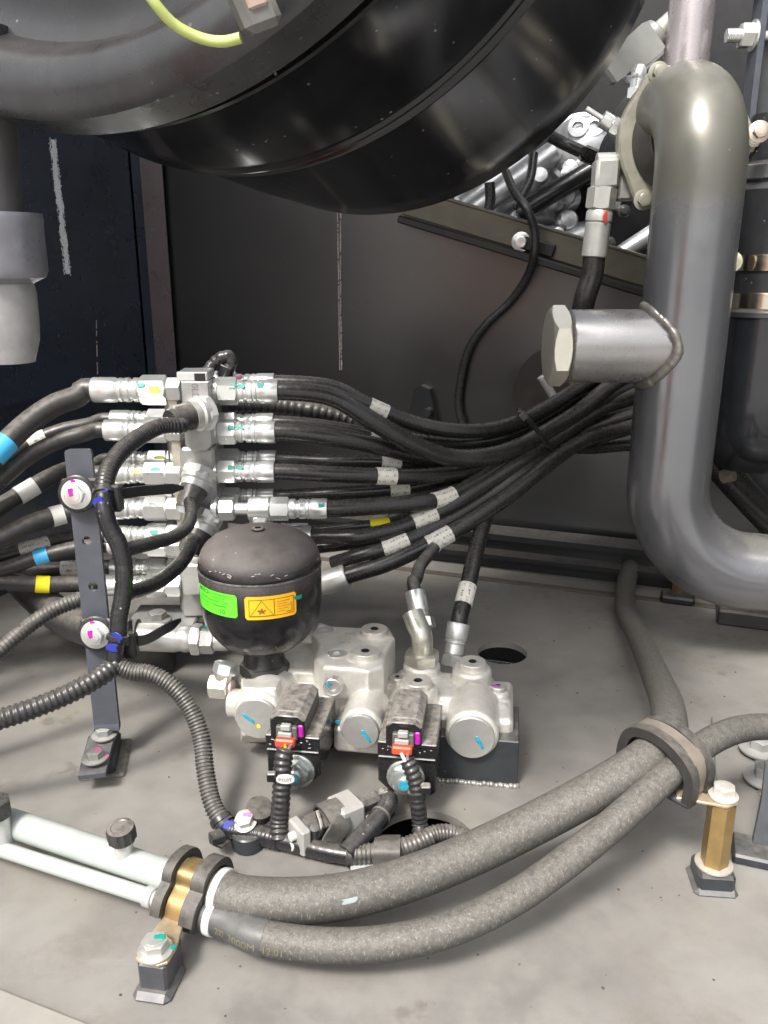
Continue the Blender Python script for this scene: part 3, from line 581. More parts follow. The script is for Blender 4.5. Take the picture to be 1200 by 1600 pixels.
m = M(); m.fr = (a, np.array([s, (0, 1, 0), d]));
sq = lambda w, z: np.array([(-w, -w, z), (w, -w, z), (w, w, z), (-w, w, z)]) 
m.loft([sq(.009, 0), sq(.0125, .004), sq(.0135, .024), sq(.0205, .036), sq(.0215, .064), sq(.019, .072)]); T.part('body', m, gp)
T.part('collar', M().lathe([(.0185, .070), (.0195, .073), (.0185, .080), (.014, .083)], a, d, 32), gp)
T.part('tube', M().cyl(a + d * .078, d, .0115, .14, 28), mat('pale_tube', (.42, .41, .35), .4, .3))
T = Thing('adapter_stack', 'small bright upright adapter fittings left of the olive flange', 'fitting', P(992, 150, 1.16))
a = P(989, 186, 1.16); up_ = nrm((.05, 0, 1)); T.part('stem', M().cyl(a, up_, .009, .05, 20), zinc); T.part('hex_nut', M().hex(a + up_ * .022, up_, .0125, .014, .3), zinc); T.part('cap', M().lathe([(.0085, 0), (.0095, .003), (.0095, .013), (.006, .018), (0, .018)], a + up_ * .044, up_, 20), zinc)
T = Thing('test_fitting', 'zinc plated straight fitting slanting to the left of the olive flange', 'fitting', P(955, 192, 1.15))
a, b = P(986, 214, 1.15), P(926, 176, 1.15); d = nrm(b - a); L = np.linalg.norm(b - a)
for nm, h, l, r, k in (('hex_nut', 0, .2, .0125, 1), ('collar', .2, .12, .009, 0), ('hex_nut', .32, .2, .0115, 1), ('sleeve', .52, .25, .0105, 0), ('stem', .77, .4, .0035, 0)):
    T.part(nm, M().hex(a + d * h * L, d, r, l * L) if k else M().cyl(a + d * h * L, d, r, l * L, 24), zinc)
# grey hose fitting with its black hose dropping behind the boss
T = Thing('return_hose', 'black hose hanging from a grey elbow fitting behind the sloping rail', 'hose', P(930, 400, 1.12))
Yh = 1.12; c1, c2 = P(942, 292, Yh), P(928, 402, Yh); d = nrm(c2 - c1); L = np.linalg.norm(c2 - c1); gf = mat('grey_fitting', (.43, .43, .40), .4, .5, var=.08, vscale=70)
T.part('elbow', M().frame(P(946, 272, Yh), (1, 0, .05), (0, 1, 0), EZ).box((0, 0, 0), (.030, .03, .036), .004), gf)
T.part('port_block', M().frame(P(980, 268, Yh), (1, 0, .05), (0, 1, 0), EZ).box((.005, .01, -.005), (.030, .03, .058), .003), mat('grey_block', (.28, .275, .25), .45, .3))
T.part('port', M().cyl(P(932, 250, Yh), (1, 0, .03), .0085, .035, 24), gf)
T.part('hex_nut', M().hex(c1, d, .0185, L * .32, .2), gf); T.part('collar', M().lathe([(.0145, L * .32), (.0165, L * .36), (.0165, L * .48), (.015, L * .5)], c1, d, 28), gf)
T.part('ferrule', M().cyl(c1 + d * L * .5, d, .0160, L * .5, 32), gf)
T.part('paint_mark', dab(c1 + d * L * .42 + np.array([.004, -.0165, 0]), (.25, -1, 0), d, .016, .006, 5), mat('red_mark', (.5, .06, .04), .5))
p, _ = spline([c2 - d * .004, P(925, 430, Yh), P(913, 470, Yh), P(905, 520, 1.14), P(900, 580, 1.2)], .004); T.part('rubber_tube', M().sweep(p, .0142, 24), rubber)
# thin black cables
onw = lambda x, y, off=.012: onplane(x, y, G, BN) + BN * off
p, _ = spline([ek(790, 268, 1.4), ek(803, 298, 1.38), ek(825, 330, 1.36), onw(841, 362, .035), onw(841, 395, .035), onw(828, 430, .02), onw(800, 470), onw(762, 506), onw(736, 543), onw(723, 590), onw(719, 635), onw(728, 668)], .004)
T = Thing('thin_cable', 'thin black cable running from the engine over the sloping rail and down the rear wall', 'cable', p[0]); T.part('sheath', M().sweep(p, .0068, 14), conduit)
p, _ = spline([ek(834, 240, 1.42), ek(828, 280, 1.4), ek(812, 312, 1.38)], .004); T.part('branch', M().sweep(p, .0072, 14), conduit)
p, _ = spline([ek(765, 285, 1.42), ek(766, 312, 1.42), ek(763, 330, 1.42)], .004); T.part('branch', M().sweep(p, .0085, 14), conduit)
p, _ = spline([ek(858, 212, 1.4), ek(885, 226, 1.4), ek(915, 240, 1.38)], .004); T.part('branch', M().sweep(p, .0095, 14), conduit)
T.part('connector', M().frame(ek(922, 243, 1.37), nrm((.9, 0, -.35)), (0, 1, 0), nrm((.35, 0, .9))).box((0, 0, 0), (.03, .022, .022), .004), coil_p)

# ================================================================== hydraulic hoses with their fittings
def proj(p): d = np.asarray(p) - CAM; z = d @ FW; return 600 + FPX * d[..., 0] / z, 800 - FPX * (d @ UP) / z
def nearest(path, px, py): d = path - CAM; z = d @ FW; return int(np.argmin((600 + FPX * d[:, 0] / z - px) ** 2 + (800 - FPX * (d @ UP) / z - py) ** 2))
def band_on(T, path, r, px, py, Lm, mt, name='sleeve', k=1.06, parent=None, lab=None):
    i = nearest(path, px, py); ds = np.linalg.norm(path[1] - path[0]); h = max(1, int(round(Lm / ds / 2))); seg = path[max(0, i - h):i + h + 1]
    rr = (r if np.isscalar(r) else np.asarray(r)[max(0, i - h):i + h + 1]) * k + .0002
    return T.part(name, M().sweep(seg, rr, 28), mt, parent, lab)
def fitting(T, o, d, segs, mt, marks=(), seed=0):
    """chain of pieces outwards from o along d: (part name, kind, length, radius)"""
    h = 0.; d = nrm(d); rg = np.random.default_rng(seed)
    for nm, k, L, r in segs:
        b = o + d * h; ph = rg.uniform(0, 1)
        if k == 'h': m = M().hex(b, d, r, L, ph)
        elif k == 'f': m = M().lathe([(r * .86, 0), (r * .95, L * .04), (r * .97, L * .12), (r * .90, L * .17), (r * .93, L * .22), (r, L * .28), (r, L * .96), (r * .96, L), (r * .8, L)], b, d, 32)
        elif k == 'g': m = M().lathe([(r * .9, 0), (r, L * .1), (r, L * .35), (r * .86, L * .42), (r * .86, L * .55), (r, L * .62), (r, L * .9), (r * .9, L)], b, d, 28)
        else: m = M().cyl(b, d, r, L, 28)
        p = T.part(nm, m, mt)
        for mk in marks:
            if mk[0] == nm:
                f = nrm(np.array([0, -.8, mk[3]])); rad = r * (.9 if k == 'h' else 1.0)
                T.part('paint_mark', dab(b + d * L * mk[2] + f * rad, f, d, mk[4] * L, r * .45, seed + 3), mk[1], p)
        h += L
    return o + d * h
HOSES_R = 'hydraulic hoses fanning out to the right of the manifold'; HOSES_L = 'hydraulic hoses curving away to the left of the manifold'
def hose(label, pts, r, group, segs=None, d=None, rub=None, bands=(), marks=(), start=None, seed=0, name='hydraulic_hose', fm=None, ds=.004):
    o = P(*start) if start is not None else None
    T = Thing(name, label, 'hose', o if o is not None else P(*pts[0]), group)
    c = [P(*q) for q in pts]
    if segs:
        e = fitting(T, o, d, segs, fm or zinc, marks, seed); dd = nrm(d); c = [e - dd * .006, e + dd * .012] + c
    if pts[-1][0] < 15: c.append(c[-1] + nrm(c[-1] - c[-2]) * .3)
    path, _ = spline(c, ds); T.part('rubber_tube', M().sweep(path, r, 26), rub or rubber)
    for px, py, L, mt, nm in bands: band_on(T, path, r, px, py, L, mt, nm)
    return T, path
u = .000754
def rseg(n, c, f, k=1.): return [('hex_nut', 'h', n[0] * u * k, n[1] * u * k), ('collar', 'g', c[0] * u * k, c[1] * u * k), ('ferrule', 'f', f[0] * u * k, f[1] * u * k)]
big = rseg((31, 22), (24, 17.5), (38, 18.5)); med = rseg((29, 20), (25, 16.5), (36, 17.5)); sml = rseg((30, 19), (24, 14.5), (38, 15.5)); tiny = rseg((28, 16), (22, 12.5), (36, 12.5))
YF, YB = .97, 1.03
tm = [('hex_nut', teal, .8, .5, .35), ('collar', teal, .3, .55, .5)]
RX = 341
X_ = (1, 0, 0)
hose('topmost front hose with green marks on its nut, sweeping in front of the others', [(520, 621, .97), (585, 660, .97), (640, 692, .98), (700, 714, 1.0), (755, 714, 1.02), (805, 700, 1.05), (850, 677, 1.08), (905, 643, 1.12), (955, 602, 1.15), (1010, 565, 1.16), (1080, 530, 1.17)], .0112, HOSES_R, big, X_, marks=tm + [('ferrule', teal, .35, .6, .3)], start=(RX, 611, YF), seed=1)
hose('topmost rear hose with a white tag where it dips below the chalk line', [(520, 606, 1.03), (578, 634, 1.03), (640, 659, 1.04), (700, 672, 1.05), (760, 672, 1.07), (815, 657, 1.1), (866, 630, 1.13), (920, 595, 1.16), (970, 560, 1.17), (1060, 510, 1.18)], .0098, HOSES_R, sml, X_, start=(RX, 598, YB), bands=[(592, 641, .028, label_m, 'label_sleeve')], marks=[('collar', pinkp, .2, .8, .5)], seed=2)
hose('second row front hose slipping behind the topmost hose, with green marks', [(520, 684, .97), (590, 697, .985), (650, 712, 1.02), (720, 728, 1.05), (790, 713, 1.07), (850, 684, 1.1), (905, 650, 1.13), (970, 608, 1.16), (1070, 560, 1.17)], .0106, HOSES_R, med, X_, start=(RX, 675, YF), marks=tm, seed=3)
hose('second row rear hose with a white tag half hidden under the topmost hose', [(520, 668, 1.03), (590, 681, 1.03), (650, 690, 1.05), (720, 693, 1.08), (790, 683, 1.1), (850, 655, 1.14), (910, 618, 1.17), (1000, 580, 1.18), (1070, 560, 1.18)], .0085, HOSES_R, sml, X_, start=(RX, 660, YB), bands=[(597, 683, .030, label_m, 'label_sleeve')], seed=4)
hose('third row front hose, straight, its white tag just below another tag', [(520, 741, .97), (600, 744, .98), (660, 744, 1.0), (720, 737, 1.03), (790, 717, 1.07), (850, 690, 1.1), (905, 655, 1.14), (965, 620, 1.16), (1070, 580, 1.17)], .0100, HOSES_R, med, X_, start=(RX, 737, YF), bands=[(605, 744, .026, label_m, 'label_sleeve')], marks=tm, seed=5)
hose('third row rear hose, straight, its white tag just above another tag', [(520, 721, 1.02), (600, 722, 1.02), (660, 731, 1.04), (720, 733, 1.06), (790, 706, 1.09), (850, 676, 1.12), (910, 640, 1.16), (1000, 600, 1.18), (1070, 580, 1.18)], .0088, HOSES_R, sml, X_, start=(RX + 5, 718, YB), bands=[(608, 722, .027, label_m, 'label_sleeve')], seed=6)
hose('fourth row rear hose with a cream tag, rising gently above the tee fitting', [(520, 771, 1.02), (600, 766, 1.02), (660, 758, 1.03), (720, 743, 1.06), (790, 712, 1.09), (850, 680, 1.12), (920, 655, 1.16), (1060, 620, 1.18)], .0088, HOSES_R, tiny, X_, start=(RX + 8, 775, YB), bands=[(624, 763, .026, label_m, 'label_sleeve')], seed=7)
# the tee fitting in front
T, path = hose('hose leaving the tee fitting above the black accumulator, tagged at its far end', [(600, 791, .965), (660, 786, .98), (700, 776, 1.0), (750, 749, 1.03), (800, 716, 1.06), (860, 678, 1.1), (915, 645, 1.14), (980, 615, 1.16), (1070, 590, 1.17)], .0100, HOSES_R,
     [('tube_stub', 'c', 22 * u, 10 * u), ('tee_body', 'c', 34 * u, 19 * u), ('hex_nut', 'h', 30 * u, 19 * u), ('collar', 'g', 27 * u, 16 * u), ('ferrule', 'f', 33 * u, 16.5 * u)], X_, start=(RX + 26, 795, .95), bands=[(693, 778, .030, label_m, 'label_sleeve')], marks=[('ferrule', teal, .75, .6, .35)], seed=8)
tc = P(RX + 26 + 40, 795, .95); T.part('tee_branch', M().cyl(tc, (0, -.2, -1), 14 * u, 32 * u, 28), zinc); T.part('hex_nut', M().hex(tc + np.array([0, -.001, -.012]), (0, -.2, -1), 18 * u, 12 * u), zinc); T.part('hex_nut', M().hex(P(RX + 2, 795, .95), X_, 19 * u, 24 * u), zinc)
hose('slim hose with a yellow tape band just above the black accumulator', [(560, 822, .98), (600, 818, .985), (640, 808, 1.0), (690, 786, 1.03), (740, 757, 1.06), (800, 720, 1.09), (850, 690, 1.12), (920, 665, 1.15), (1060, 640, 1.17)], .0066, HOSES_R, tiny, X_, start=(400, 829, .985), bands=[(595, 819, .027, yellow, 'tape_band')], seed=9)
hose('hose emerging right beside the accumulator dome, tagged white below the yellow band', [(560, 838, .96), (610, 829, .97), (665, 808, .985), (712, 786, 1.0), (770, 750, 1.03), (827, 712, 1.06), (870, 685, 1.09), (920, 652, 1.13), (970, 625, 1.16), (1070, 590, 1.17)], .0098, HOSES_R, med, X_, start=(400, 838, .97), bands=[(664, 809, .029, label_m, 'label_sleeve')], seed=10)
hose('slim hose rising from behind the accumulator, tagged left of the lowest tag', [(520, 880, .97), (560, 868, .96), (601, 857, .96), (650, 838, .97), (700, 815, .99), (760, 778, 1.02), (820, 735, 1.05), (865, 700, 1.09), (905, 678, 1.13), (980, 650, 1.16), (1070, 630, 1.17)], .0088, HOSES_R, None, None, start=(450, 893, .98), bands=[(620, 850, .031, label_m, 'label_sleeve')], seed=11)
a, b = P(498, 914, .955), P(542, 900, .955); d = nrm(b - a)
hose('lowest thick hose with a big dull ferrule at the accumulator side, tagged white', [(600, 882, .955), (650, 860, .96), (695, 838, .97), (740, 812, .99), (790, 778, 1.02), (850, 730, 1.06), (905, 692, 1.1), (970, 672, 1.14), (1030, 655, 1.16), (1090, 640, 1.17)], .0105, HOSES_R, [('ferrule', 'f', .040, .0150)], d, start=(494, 915, .955), bands=[(684, 844, .030, label_m, 'label_sleeve')], seed=12, fm=zinc_d)
hose('unlabelled slim hose running level behind the tagged hoses', [(470, 858, 1.02), (540, 850, 1.02), (620, 835, 1.02), (700, 800, 1.04), (780, 755, 1.07), (860, 705, 1.11), (930, 700, 1.15), (1010, 695, 1.17), (1090, 700, 1.17)], .0082, HOSES_R, seed=13)
hose('shiny grey hose glimpsed slanting up between the tagged hoses', [(590, 830, 1.03), (630, 796, 1.04), (665, 770, 1.06), (720, 750, 1.1)], .0075, HOSES_R, rub=mat('grey_sleeve', (.30, .30, .30), .3, .3), seed=14)
for q, (y0, Y) in enumerate(((655, 1.13), (690, 1.12))):
    hose(['upper of two hoses hidden deep behind the bundle near the cable tie', 'lower of two hoses hidden deep behind the bundle near the cable tie'][q], [(640, y0 + 40, Y), (720, y0 + 35, Y), (800, y0 + 12, Y), (870, y0 - 20, Y + .03), (940, y0 - 55, Y + .05), (1060, y0 - 100, Y + .06)], .0095, HOSES_R, seed=15 + q)
T, p = None, None
p, _ = spline([P(360, 630, 1.09), P(430, 632, 1.085), P(480, 640, 1.08), P(530, 652, 1.08), P(580, 672, 1.08), P(640, 690, 1.09), P(720, 700, 1.12)], .003)
single('loom_conduit', 'ribbed conduit glimpsed between the top two rows of hoses', 'conduit', M().sweep(p, .0115 * (1 + .07 * np.sign(np.sin(np.arange(len(p)) * 2))), 20), conduit_d, p[0])
# cable tie round the bundle
T = Thing('bundle_tie', 'black cable tie holding the hose bundle together left of the hex plug', 'cable tie', P(830, 668, 1.02))
path = np.array([P(815, 645, 1.04), P(822, 652, 1.025), P(836, 668, 1.025), P(850, 686, 1.025), P(858, 695, 1.04), P(860, 694, 1.12), P(818, 645, 1.12), P(814, 643, 1.05)]); pp, _ = spline(path, .003)
T.part('strap', M().sweep(pp, 1., sec=np.array([(.0012, .004), (-.0012, .004), (-.0012, -.004), (.0012, -.004)])), black_p); T.part('head', M().frame(P(818, 650, 1.018), nrm((.7, 0, -.7)), (0, 1, 0), nrm((.7, 0, .7))).box((0, 0, 0), (.010, .007, .010), .001), conduit)
for q, (a, b) in enumerate((((845, 588, 1.25), (866, 622, 1.25)), ((850, 578, 1.26), (900, 598, 1.26)))):
    rod('drain_tube', ['bright bare tube end slanting down beneath the hex plug', 'bright bare tube end lying level beneath the hex plug'][q], 'tube', P(*a), P(*b), .0065, mat('dull_tube', (.36, .33, .35), .35, .6))

# left side hoses
def lseg(k=1., n=(36, 20), c=(22, 15.5), f=(46, 17)): return [('hex_nut', 'h', n[0] * u * k, n[1] * u * k), ('collar', 'g', c[0] * u * k, c[1] * u * k), ('ferrule', 'f', f[0] * u * k, f[1] * u * k)]
N_ = (-1, 0, 0); LX = 262
lm = [('hex_nut', teal, .5, .5, .4)]
hose('thickest hose at the top left, with a blue tape band where it leaves the picture', [(125, 617, .965), (85, 633, .95), (45, 660, .93), (0, 702, .90), (-40, 745, .88)], .0128, HOSES_L, lseg(1.05, (40, 22), (24, 18), (46, 18.5)), N_, rub=rubber_m, start=(LX, 609, YF), bands=[(0, 703, .022, bluet, 'tape_band')], marks=[('hex_nut', lime, .35, .1, .45), ('hex_nut', teal, .85, .5, .3)], seed=21)
hose('thin grey hose of the second left row with a white tag', [(140, 662, 1.02), (100, 670, 1.01), (60, 685, 1.0), (20, 707, .98), (-40, 752, .96)], .0078, HOSES_L, lseg(.9), N_, rub=rubber_m, start=(LX, 655, YB), bands=[(56, 686, .022, label_m, 'label_sleeve')], seed=22)
hose('second row left hose arching below the thin grey one, without a tag', [(130, 678, .96), (95, 688, .95), (50, 710, .93), (0, 750, .91), (-40, 790, .9)], .0094, HOSES_L, lseg(1., f=(40, 17)), N_, rub=rubber_m, start=(LX, 672, YF), marks=lm, seed=23)
hose('third row left hose passing behind the slotted bar with a broad white tag', [(115, 732, .99), (80, 745, .97), (40, 768, .95), (0, 792, .93), (-50, 825, .92)], .0105, HOSES_L, lseg(1.), N_, rub=rubber_m, start=(LX, 740, YF), bands=[(42, 769, .026, white_pl, 'label_sleeve')], marks=[('collar', lime, .5, .4, .7), ('hex_nut', teal, .4, .5, .5)], seed=24)
hose('slim hose just above the broadly tagged hose on the left', [(150, 724, 1.02), (115, 734, 1.01), (70, 752, 1.0), (30, 775, .98), (-40, 812, .96)], .0078, HOSES_L, lseg(.88), N_, rub=rubber_m, start=(LX, 718, YB), marks=[('hex_nut', lime, .3, .3, .5)], seed=25)
hose('fourth row left hose with a torn white wrap beside the slotted bar', [(130, 796, .96), (95, 804, .95), (50, 818, .93), (0, 842, .91), (-40, 858, .9)], .0115, HOSES_L, lseg(1.02), N_, rub=rubber_m, start=(LX, 795, YF), bands=[(88, 806, .020, white_pl, 'label_sleeve')], marks=lm, seed=26)
hose('fourth row rear hose on the left, almost hidden by the one in front', [(160, 783, 1.03), (100, 796, 1.02), (50, 815, 1.0), (-40, 850, .98)], .0078, HOSES_L, lseg(.88), N_, start=(LX, 776, YB), seed=27)
hose('fifth row left hose with a lettered white tag above the blue band', [(150, 838, .99), (100, 843, .98), (55, 855, .96), (10, 868, .95), (-50, 880, .94)], .0092, HOSES_L, lseg(.95), N_, rub=rubber_m, start=(LX, 836, YF), bands=[(55, 852, .030, label_m, 'label_sleeve')], marks=lm, seed=28)
hose('sixth row left hose with a bright blue tape band', [(150, 852, .96), (110, 858, .95), (62, 870, .94), (20, 884, .93), (-50, 903, .92)], .0090, HOSES_L, lseg(.92), N_, rub=rubber_m, start=(LX, 852, YF), bands=[(63, 870, .017, bluet, 'tape_band')], marks=lm, seed=29)
T, path = hose('seventh row left hose with a cream lettered tag touching the slotted bar', [(160, 887, 1.01), (110, 888, 1.0), (70, 890, 1.0), (35, 889, 1.02), (10, 880, 1.08)], .0092, HOSES_L, lseg(.92), N_, rub=rubber_m, start=(LX, 886, 1.0), bands=[(111, 888, .022, label_m, 'label_sleeve')], seed=30)
T, path = hose('lowest left hose with a yellow tape band', [(150, 913, .96), (110, 913, .95), (65, 913, .94), (20, 910, .93), (-50, 905, .92)], .0098, HOSES_L, lseg(1.), N_, rub=rubber_m, start=(LX, 915, YF), bands=[(68, 913, .019, yellow, 'tape_band')], marks=lm, seed=31)
# the tag "LL" print
T, path = hose('fat black hose on the floor side joining a plain silver ferrule below the manifold', [(150, 985, .885), (105, 968, .92), (60, 935, .98), (15, 890, 1.06), (-30, 840, 1.15)], .0205, HOSES_L, [('hex_nut', 'h', .012, .0185), ('ferrule', 'f', .068, .0160)], (-1, .03, .03), rub=rubber_m, start=(316, 999, .865), fm=zinc_d, seed=32)
T.part('adapter', M().hex(P(314, 999, .865), (1, -.03, 0), .0165, .016), zinc_d); T.part('adapter', M().cyl(P(330, 1000, .865), (1, -.03, 0), .0125, .02), zinc_d); T.part('paint_mark', dab(P(322, 979, .85), (0, -.6, .8), (1, 0, 0), .008, .005), teal)

# ================================================================== the manifold
T = Thing('hydraulic_manifold', 'upright grey steel manifold block with rows of ports on both sides', 'manifold', P(300, 985, .99))
zf_ = lambda y, Y: P(300, y, Y)[2]
def blk(nm, x0, x1, y0, y1, Y, dep, ch, mt=manif, lab=None):
    a = P(x0, (y0 + y1) / 2, Y); b = P(x1, (y0 + y1) / 2, Y); z1, z0 = zf_(y0, Y), zf_(y1, Y)
    return T.part(nm, M().box(((a[0] + b[0]) / 2, Y + dep / 2, (z0 + z1) / 2), (b[0] - a[0], dep, z1 - z0), ch), mt, None, lab)
blk('back_plate', 268, 338, 602, 975, .985, .07, .003, manif)
blk('edge_plate', 269, 283, 598, 835, .962, .022, .001, mat('edge_lit_tone', (.58, .56, .46), .4, .6))  # light along this edge is put into its pale yellowish colour
blk('block', 286, 338, 700, 845, .958, .03, .003)
blk('block', 280, 332, 838, 965, .963, .03, .003)
a = P(282, 596, .942); b = P(326, 596, .942); z1, z0 = zf_(596, .942), zf_(706, .942); w_ = b[0] - a[0]
m = M(); m.fr = (np.array([a[0], .985, 0]), np.array([(1, 0, 0), (0, 0, 1), (0, -1, 0)], float)); m.prism([(0, z0 + .008), (.008, z0), (w_ - .008, z0), (w_, z0 + .008), (w_, z1), (0, z1)], 0, .043, .0015)
T.part('sensor_block', m, manif)
tm_ = M(); put_text(tm_, '0LD', .011, lambda x, y: (P(304, 606, .942)[0] + y * 1.0, .9414, P(304, 612, .942)[2] - x)); T.part('stamped_mark', tm_, mat('stamp_dark', (.16, .16, .16), .5))
c = P(303, 588, .955); T.part('cap_block', M().box((c[0], .965, c[2] + .001), (.035, .04, .010), .001), zinc); T.part('cap_slot', M().box((c[0] + .009, .9442, c[2] + .001), (.012, .003, .0085), .0005), coil_p)
for y, Y in ((611, YF), (675, YF), (737, YF), (795, .955), (838, YF), (598, YB), (660, YB), (718, YB), (775, YB)):
    a = P(326 + (6 if y > 700 else 0), y, Y); b = P(RX + (5 if y in (718,) else 8 if y == 775 else 0), y, Y); T.part('port_adapter', M().lathe([(.0125, 0), (.0125, (b[0] - a[0]) * .55), (.0145, (b[0] - a[0]) * .6), (.0145, b[0] - a[0])], a, X_, 28), zinc)
for y, Y in ((609, YF), (672, YF), (740, YF), (795, YF), (836, YF), (852, YF), (886, 1.0), (915, YF), (655, YB), (718, YB), (776, YB)):
    a = P(285, y, Y); b = P(LX, y, Y); T.part('port_adapter', M().hex(a, N_, .0150 if Y < 1 else .0125, a[0] - b[0], .3), zinc)
# foot with its bolt
c = P(255, 972, .96); T.part('foot', M().box((c[0], .97, c[2]), (.085, .075, .008), .002), manif); hexbolt(T, (P(246, 965, .955)[0], .955, c[2] + .004), EZ, .0115, mat('grey_bolt', (.3, .29, .28), .5, .5))
T.part('rubber_mount', M().cyl((P(235, 1000, .97)[0], .97, .004), EZ, .030, c[2] - .008, 32), seal_r)
a = P(300, 905, .94); T.part('lower_port_block', M().box((a[0] + .004, .962, a[2]), (.032, .05, .040), .002), zinc_d)
# pressure switches
def switch(px, py, Y, d, s=1., clip=True):
    o = P(px, py, Y); d = nrm(d); g = T.part('pressure_switch', M().lathe([(.0175 * s, 0), (.0185 * s, .002), (.0185 * s, .010), (.0165 * s, .012), (.0165 * s, .02)], o, d, 32), zinc_d)
    T.part('hex_base', M().hex(o - d * .006, d, .0205 * s, .012), zinc_d, g)
    T.part('connector', M().lathe([(.0150 * s, .018), (.0152 * s, .022), (.0135 * s, .03), (.0138 * s, .034), (.012 * s, .042), (.0125 * s, .045), (.0115 * s, .048)], o, d, 28), conduit_d, g)
    if clip: T.part('clip', M().frame(o + d * .032 + np.array([0, 0, .012 * s]), d, np.cross(EZ, d), EZ).box((0, 0, .001), (.02, .006, .004), .001), grey_pl, g)
    return o + d * .046
s1 = switch(318, 645, .942, (-.62, -.78, -.05), 1.05); s2 = switch(312, 742, .955, (-.25, -.62, -.72), 1.08, False); s3 = switch(322, 808, .957, (-.35, -.55, -.75), 1.05, False)

# top loop of cable behind the manifold head
p, _ = spline([P(318, 590, .99), P(332, 570, 1.0), P(347, 558, 1.0), P(358, 557, 1.0), P(362, 566, 1.0), P(356, 578, 1.0), P(347, 590, 1.0)], .002)
T2 = Thing('looped_cable', 'short black cable looped over the top of the manifold', 'cable', p[0]); T2.part('conduit', M().sweep(p, .0072 * (1 + .05 * np.sign(np.sin(np.arange(len(p)) * 1.6))), 16), conduit); T2.part('connector', M().cyl(P(356, 572, 1.0), (-.3, 0, -.9), .0092, .015), coil_p)

# ================================================================== slotted flat bar
T = Thing('slotted_bar', 'slate-grey flat bar standing on a bolted foot left of the manifold', 'bracket', F(155, 1225))
top, bot = P(121, 702, .79), P(166, 1132, .765); bw_ = .0262
d = nrm(bot - top); sx = nrm(np.cross(d, (0, 1, 0)) * -1); sx = sx if sx[0] > 0 else -sx; fn = np.cross(sx, d); fn = fn if fn[1] < 0 else -fn
L = np.linalg.norm(bot - top); hw = bw_ / 2
# strip with three punched holes: outer outline and hole loops filled, then thickened
hp = [P(136, 845, .783), P(146, 916, .779)]
bm = bmesh.new(); ed = []
def lp(pts):
    vs = [bm.verts.new(p) for p in pts]
    for i in range(len(vs)): ed.append(bm.edges.new((vs[i], vs[(i + 1) % len(vs)])))
o2 = lambda s, h: top + sx * s + d * h
lp([o2(-hw + .004, 0), o2(hw - .004, 0), o2(hw - .001, .001), o2(hw, .004), o2(hw, L), o2(-hw, L), o2(-hw, .004), o2(-hw + .001, .001)])
hl = [((h - top) @ sx, (h - top) @ d) for h in hp]
for s_, h_ in hl: lp([o2(s_ + .0048 * math.cos(a), h_ + .0048 * math.sin(a)) for a in np.linspace(0, 2 * np.pi, 24, endpoint=False)])
r_ = bmesh.ops.triangle_fill(bm, use_beauty=True, edges=ed); g = bmesh.ops.extrude_face_region(bm, geom=list(bm.faces)); bmesh.ops.translate(bm, vec=Vector(-fn * .005), verts=[v for v in g['geom'] if isinstance(v, bmesh.types.BMVert)])
bmesh.ops.recalc_face_normals(bm, faces=bm.faces); bmesh.ops.translate(bm, vec=Vector(-T.at), verts=bm.verts); me = bpy.data.meshes.new('strip'); bm.to_mesh(me); bm.free(); T.part('strip', me, bar_p)
# bent foot
f0, f1 = bot, F(143, 1212, .026); prof = [bot + d * 0, bot + d * .006 + fn * .001, bot + d * .012 + fn * .006, f1 * .15 + (bot + d * .013 + fn * .010) * .85, f1]
prof[-1] = F(143, 1210, .024); prof[-2] = F(160, 1150, .028); prof[-3] = F(168, 1135, .032)
pp, _ = spline(prof, .003); T.part('foot', M().sweep(pp, 1., sec=np.array([(.0, hw), (.0, -hw), (-.005, -hw), (-.005, hw)]), bfix=sx), bar_p)
c = F(155, 1212, 0); fd = nrm((F(168, 1150) - F(150, 1225)) * (1, 1, 0)); fs = np.cross(fd, EZ)
T.part('base_block', M().frame(F(157, 1195), fs, fd, EZ).box((.001, .008, .008), (.034, .062, .017), .003), frame_p)
T.part('weld_bead', M().frame(F(157, 1195), fs, fd, EZ).box((.005, .008, .001), (.046, .07, .005), .0024), mat('weld_skirt', (.16, .15, .13), .6, vscale=200, var=.3))
for x, y, mk in ((163, 1150, None), (148, 1186, pinkp)): hexbolt(T, F(x, y, .0295), EZ, .0092, mat('dusty_bolt', (.34, .34, .33), .5, .4), mark=mk, flange=1.4)
b1, b2 = P(120, 772, .775), P(150, 991, .762)
for b, mk, nm in ((b1, magenta, 'upper'), (b2, magenta, 'lower')): 
    T.part('spacer', M().frame(b - fn * .004, sx, fn, -d).box((.010, 0, .0), (.052, .006, .030), .0025), conduit); hexbolt(T, b + fn * .0, fn, .0098, zinc, mark=mk, h=.008, flange=1.5)
    T.part('washer_loop', M().lathe([(.017, 0), (.0185, .001), (.0185, .004), (.017, .005)], b - fn * .004, fn, 32), conduit)

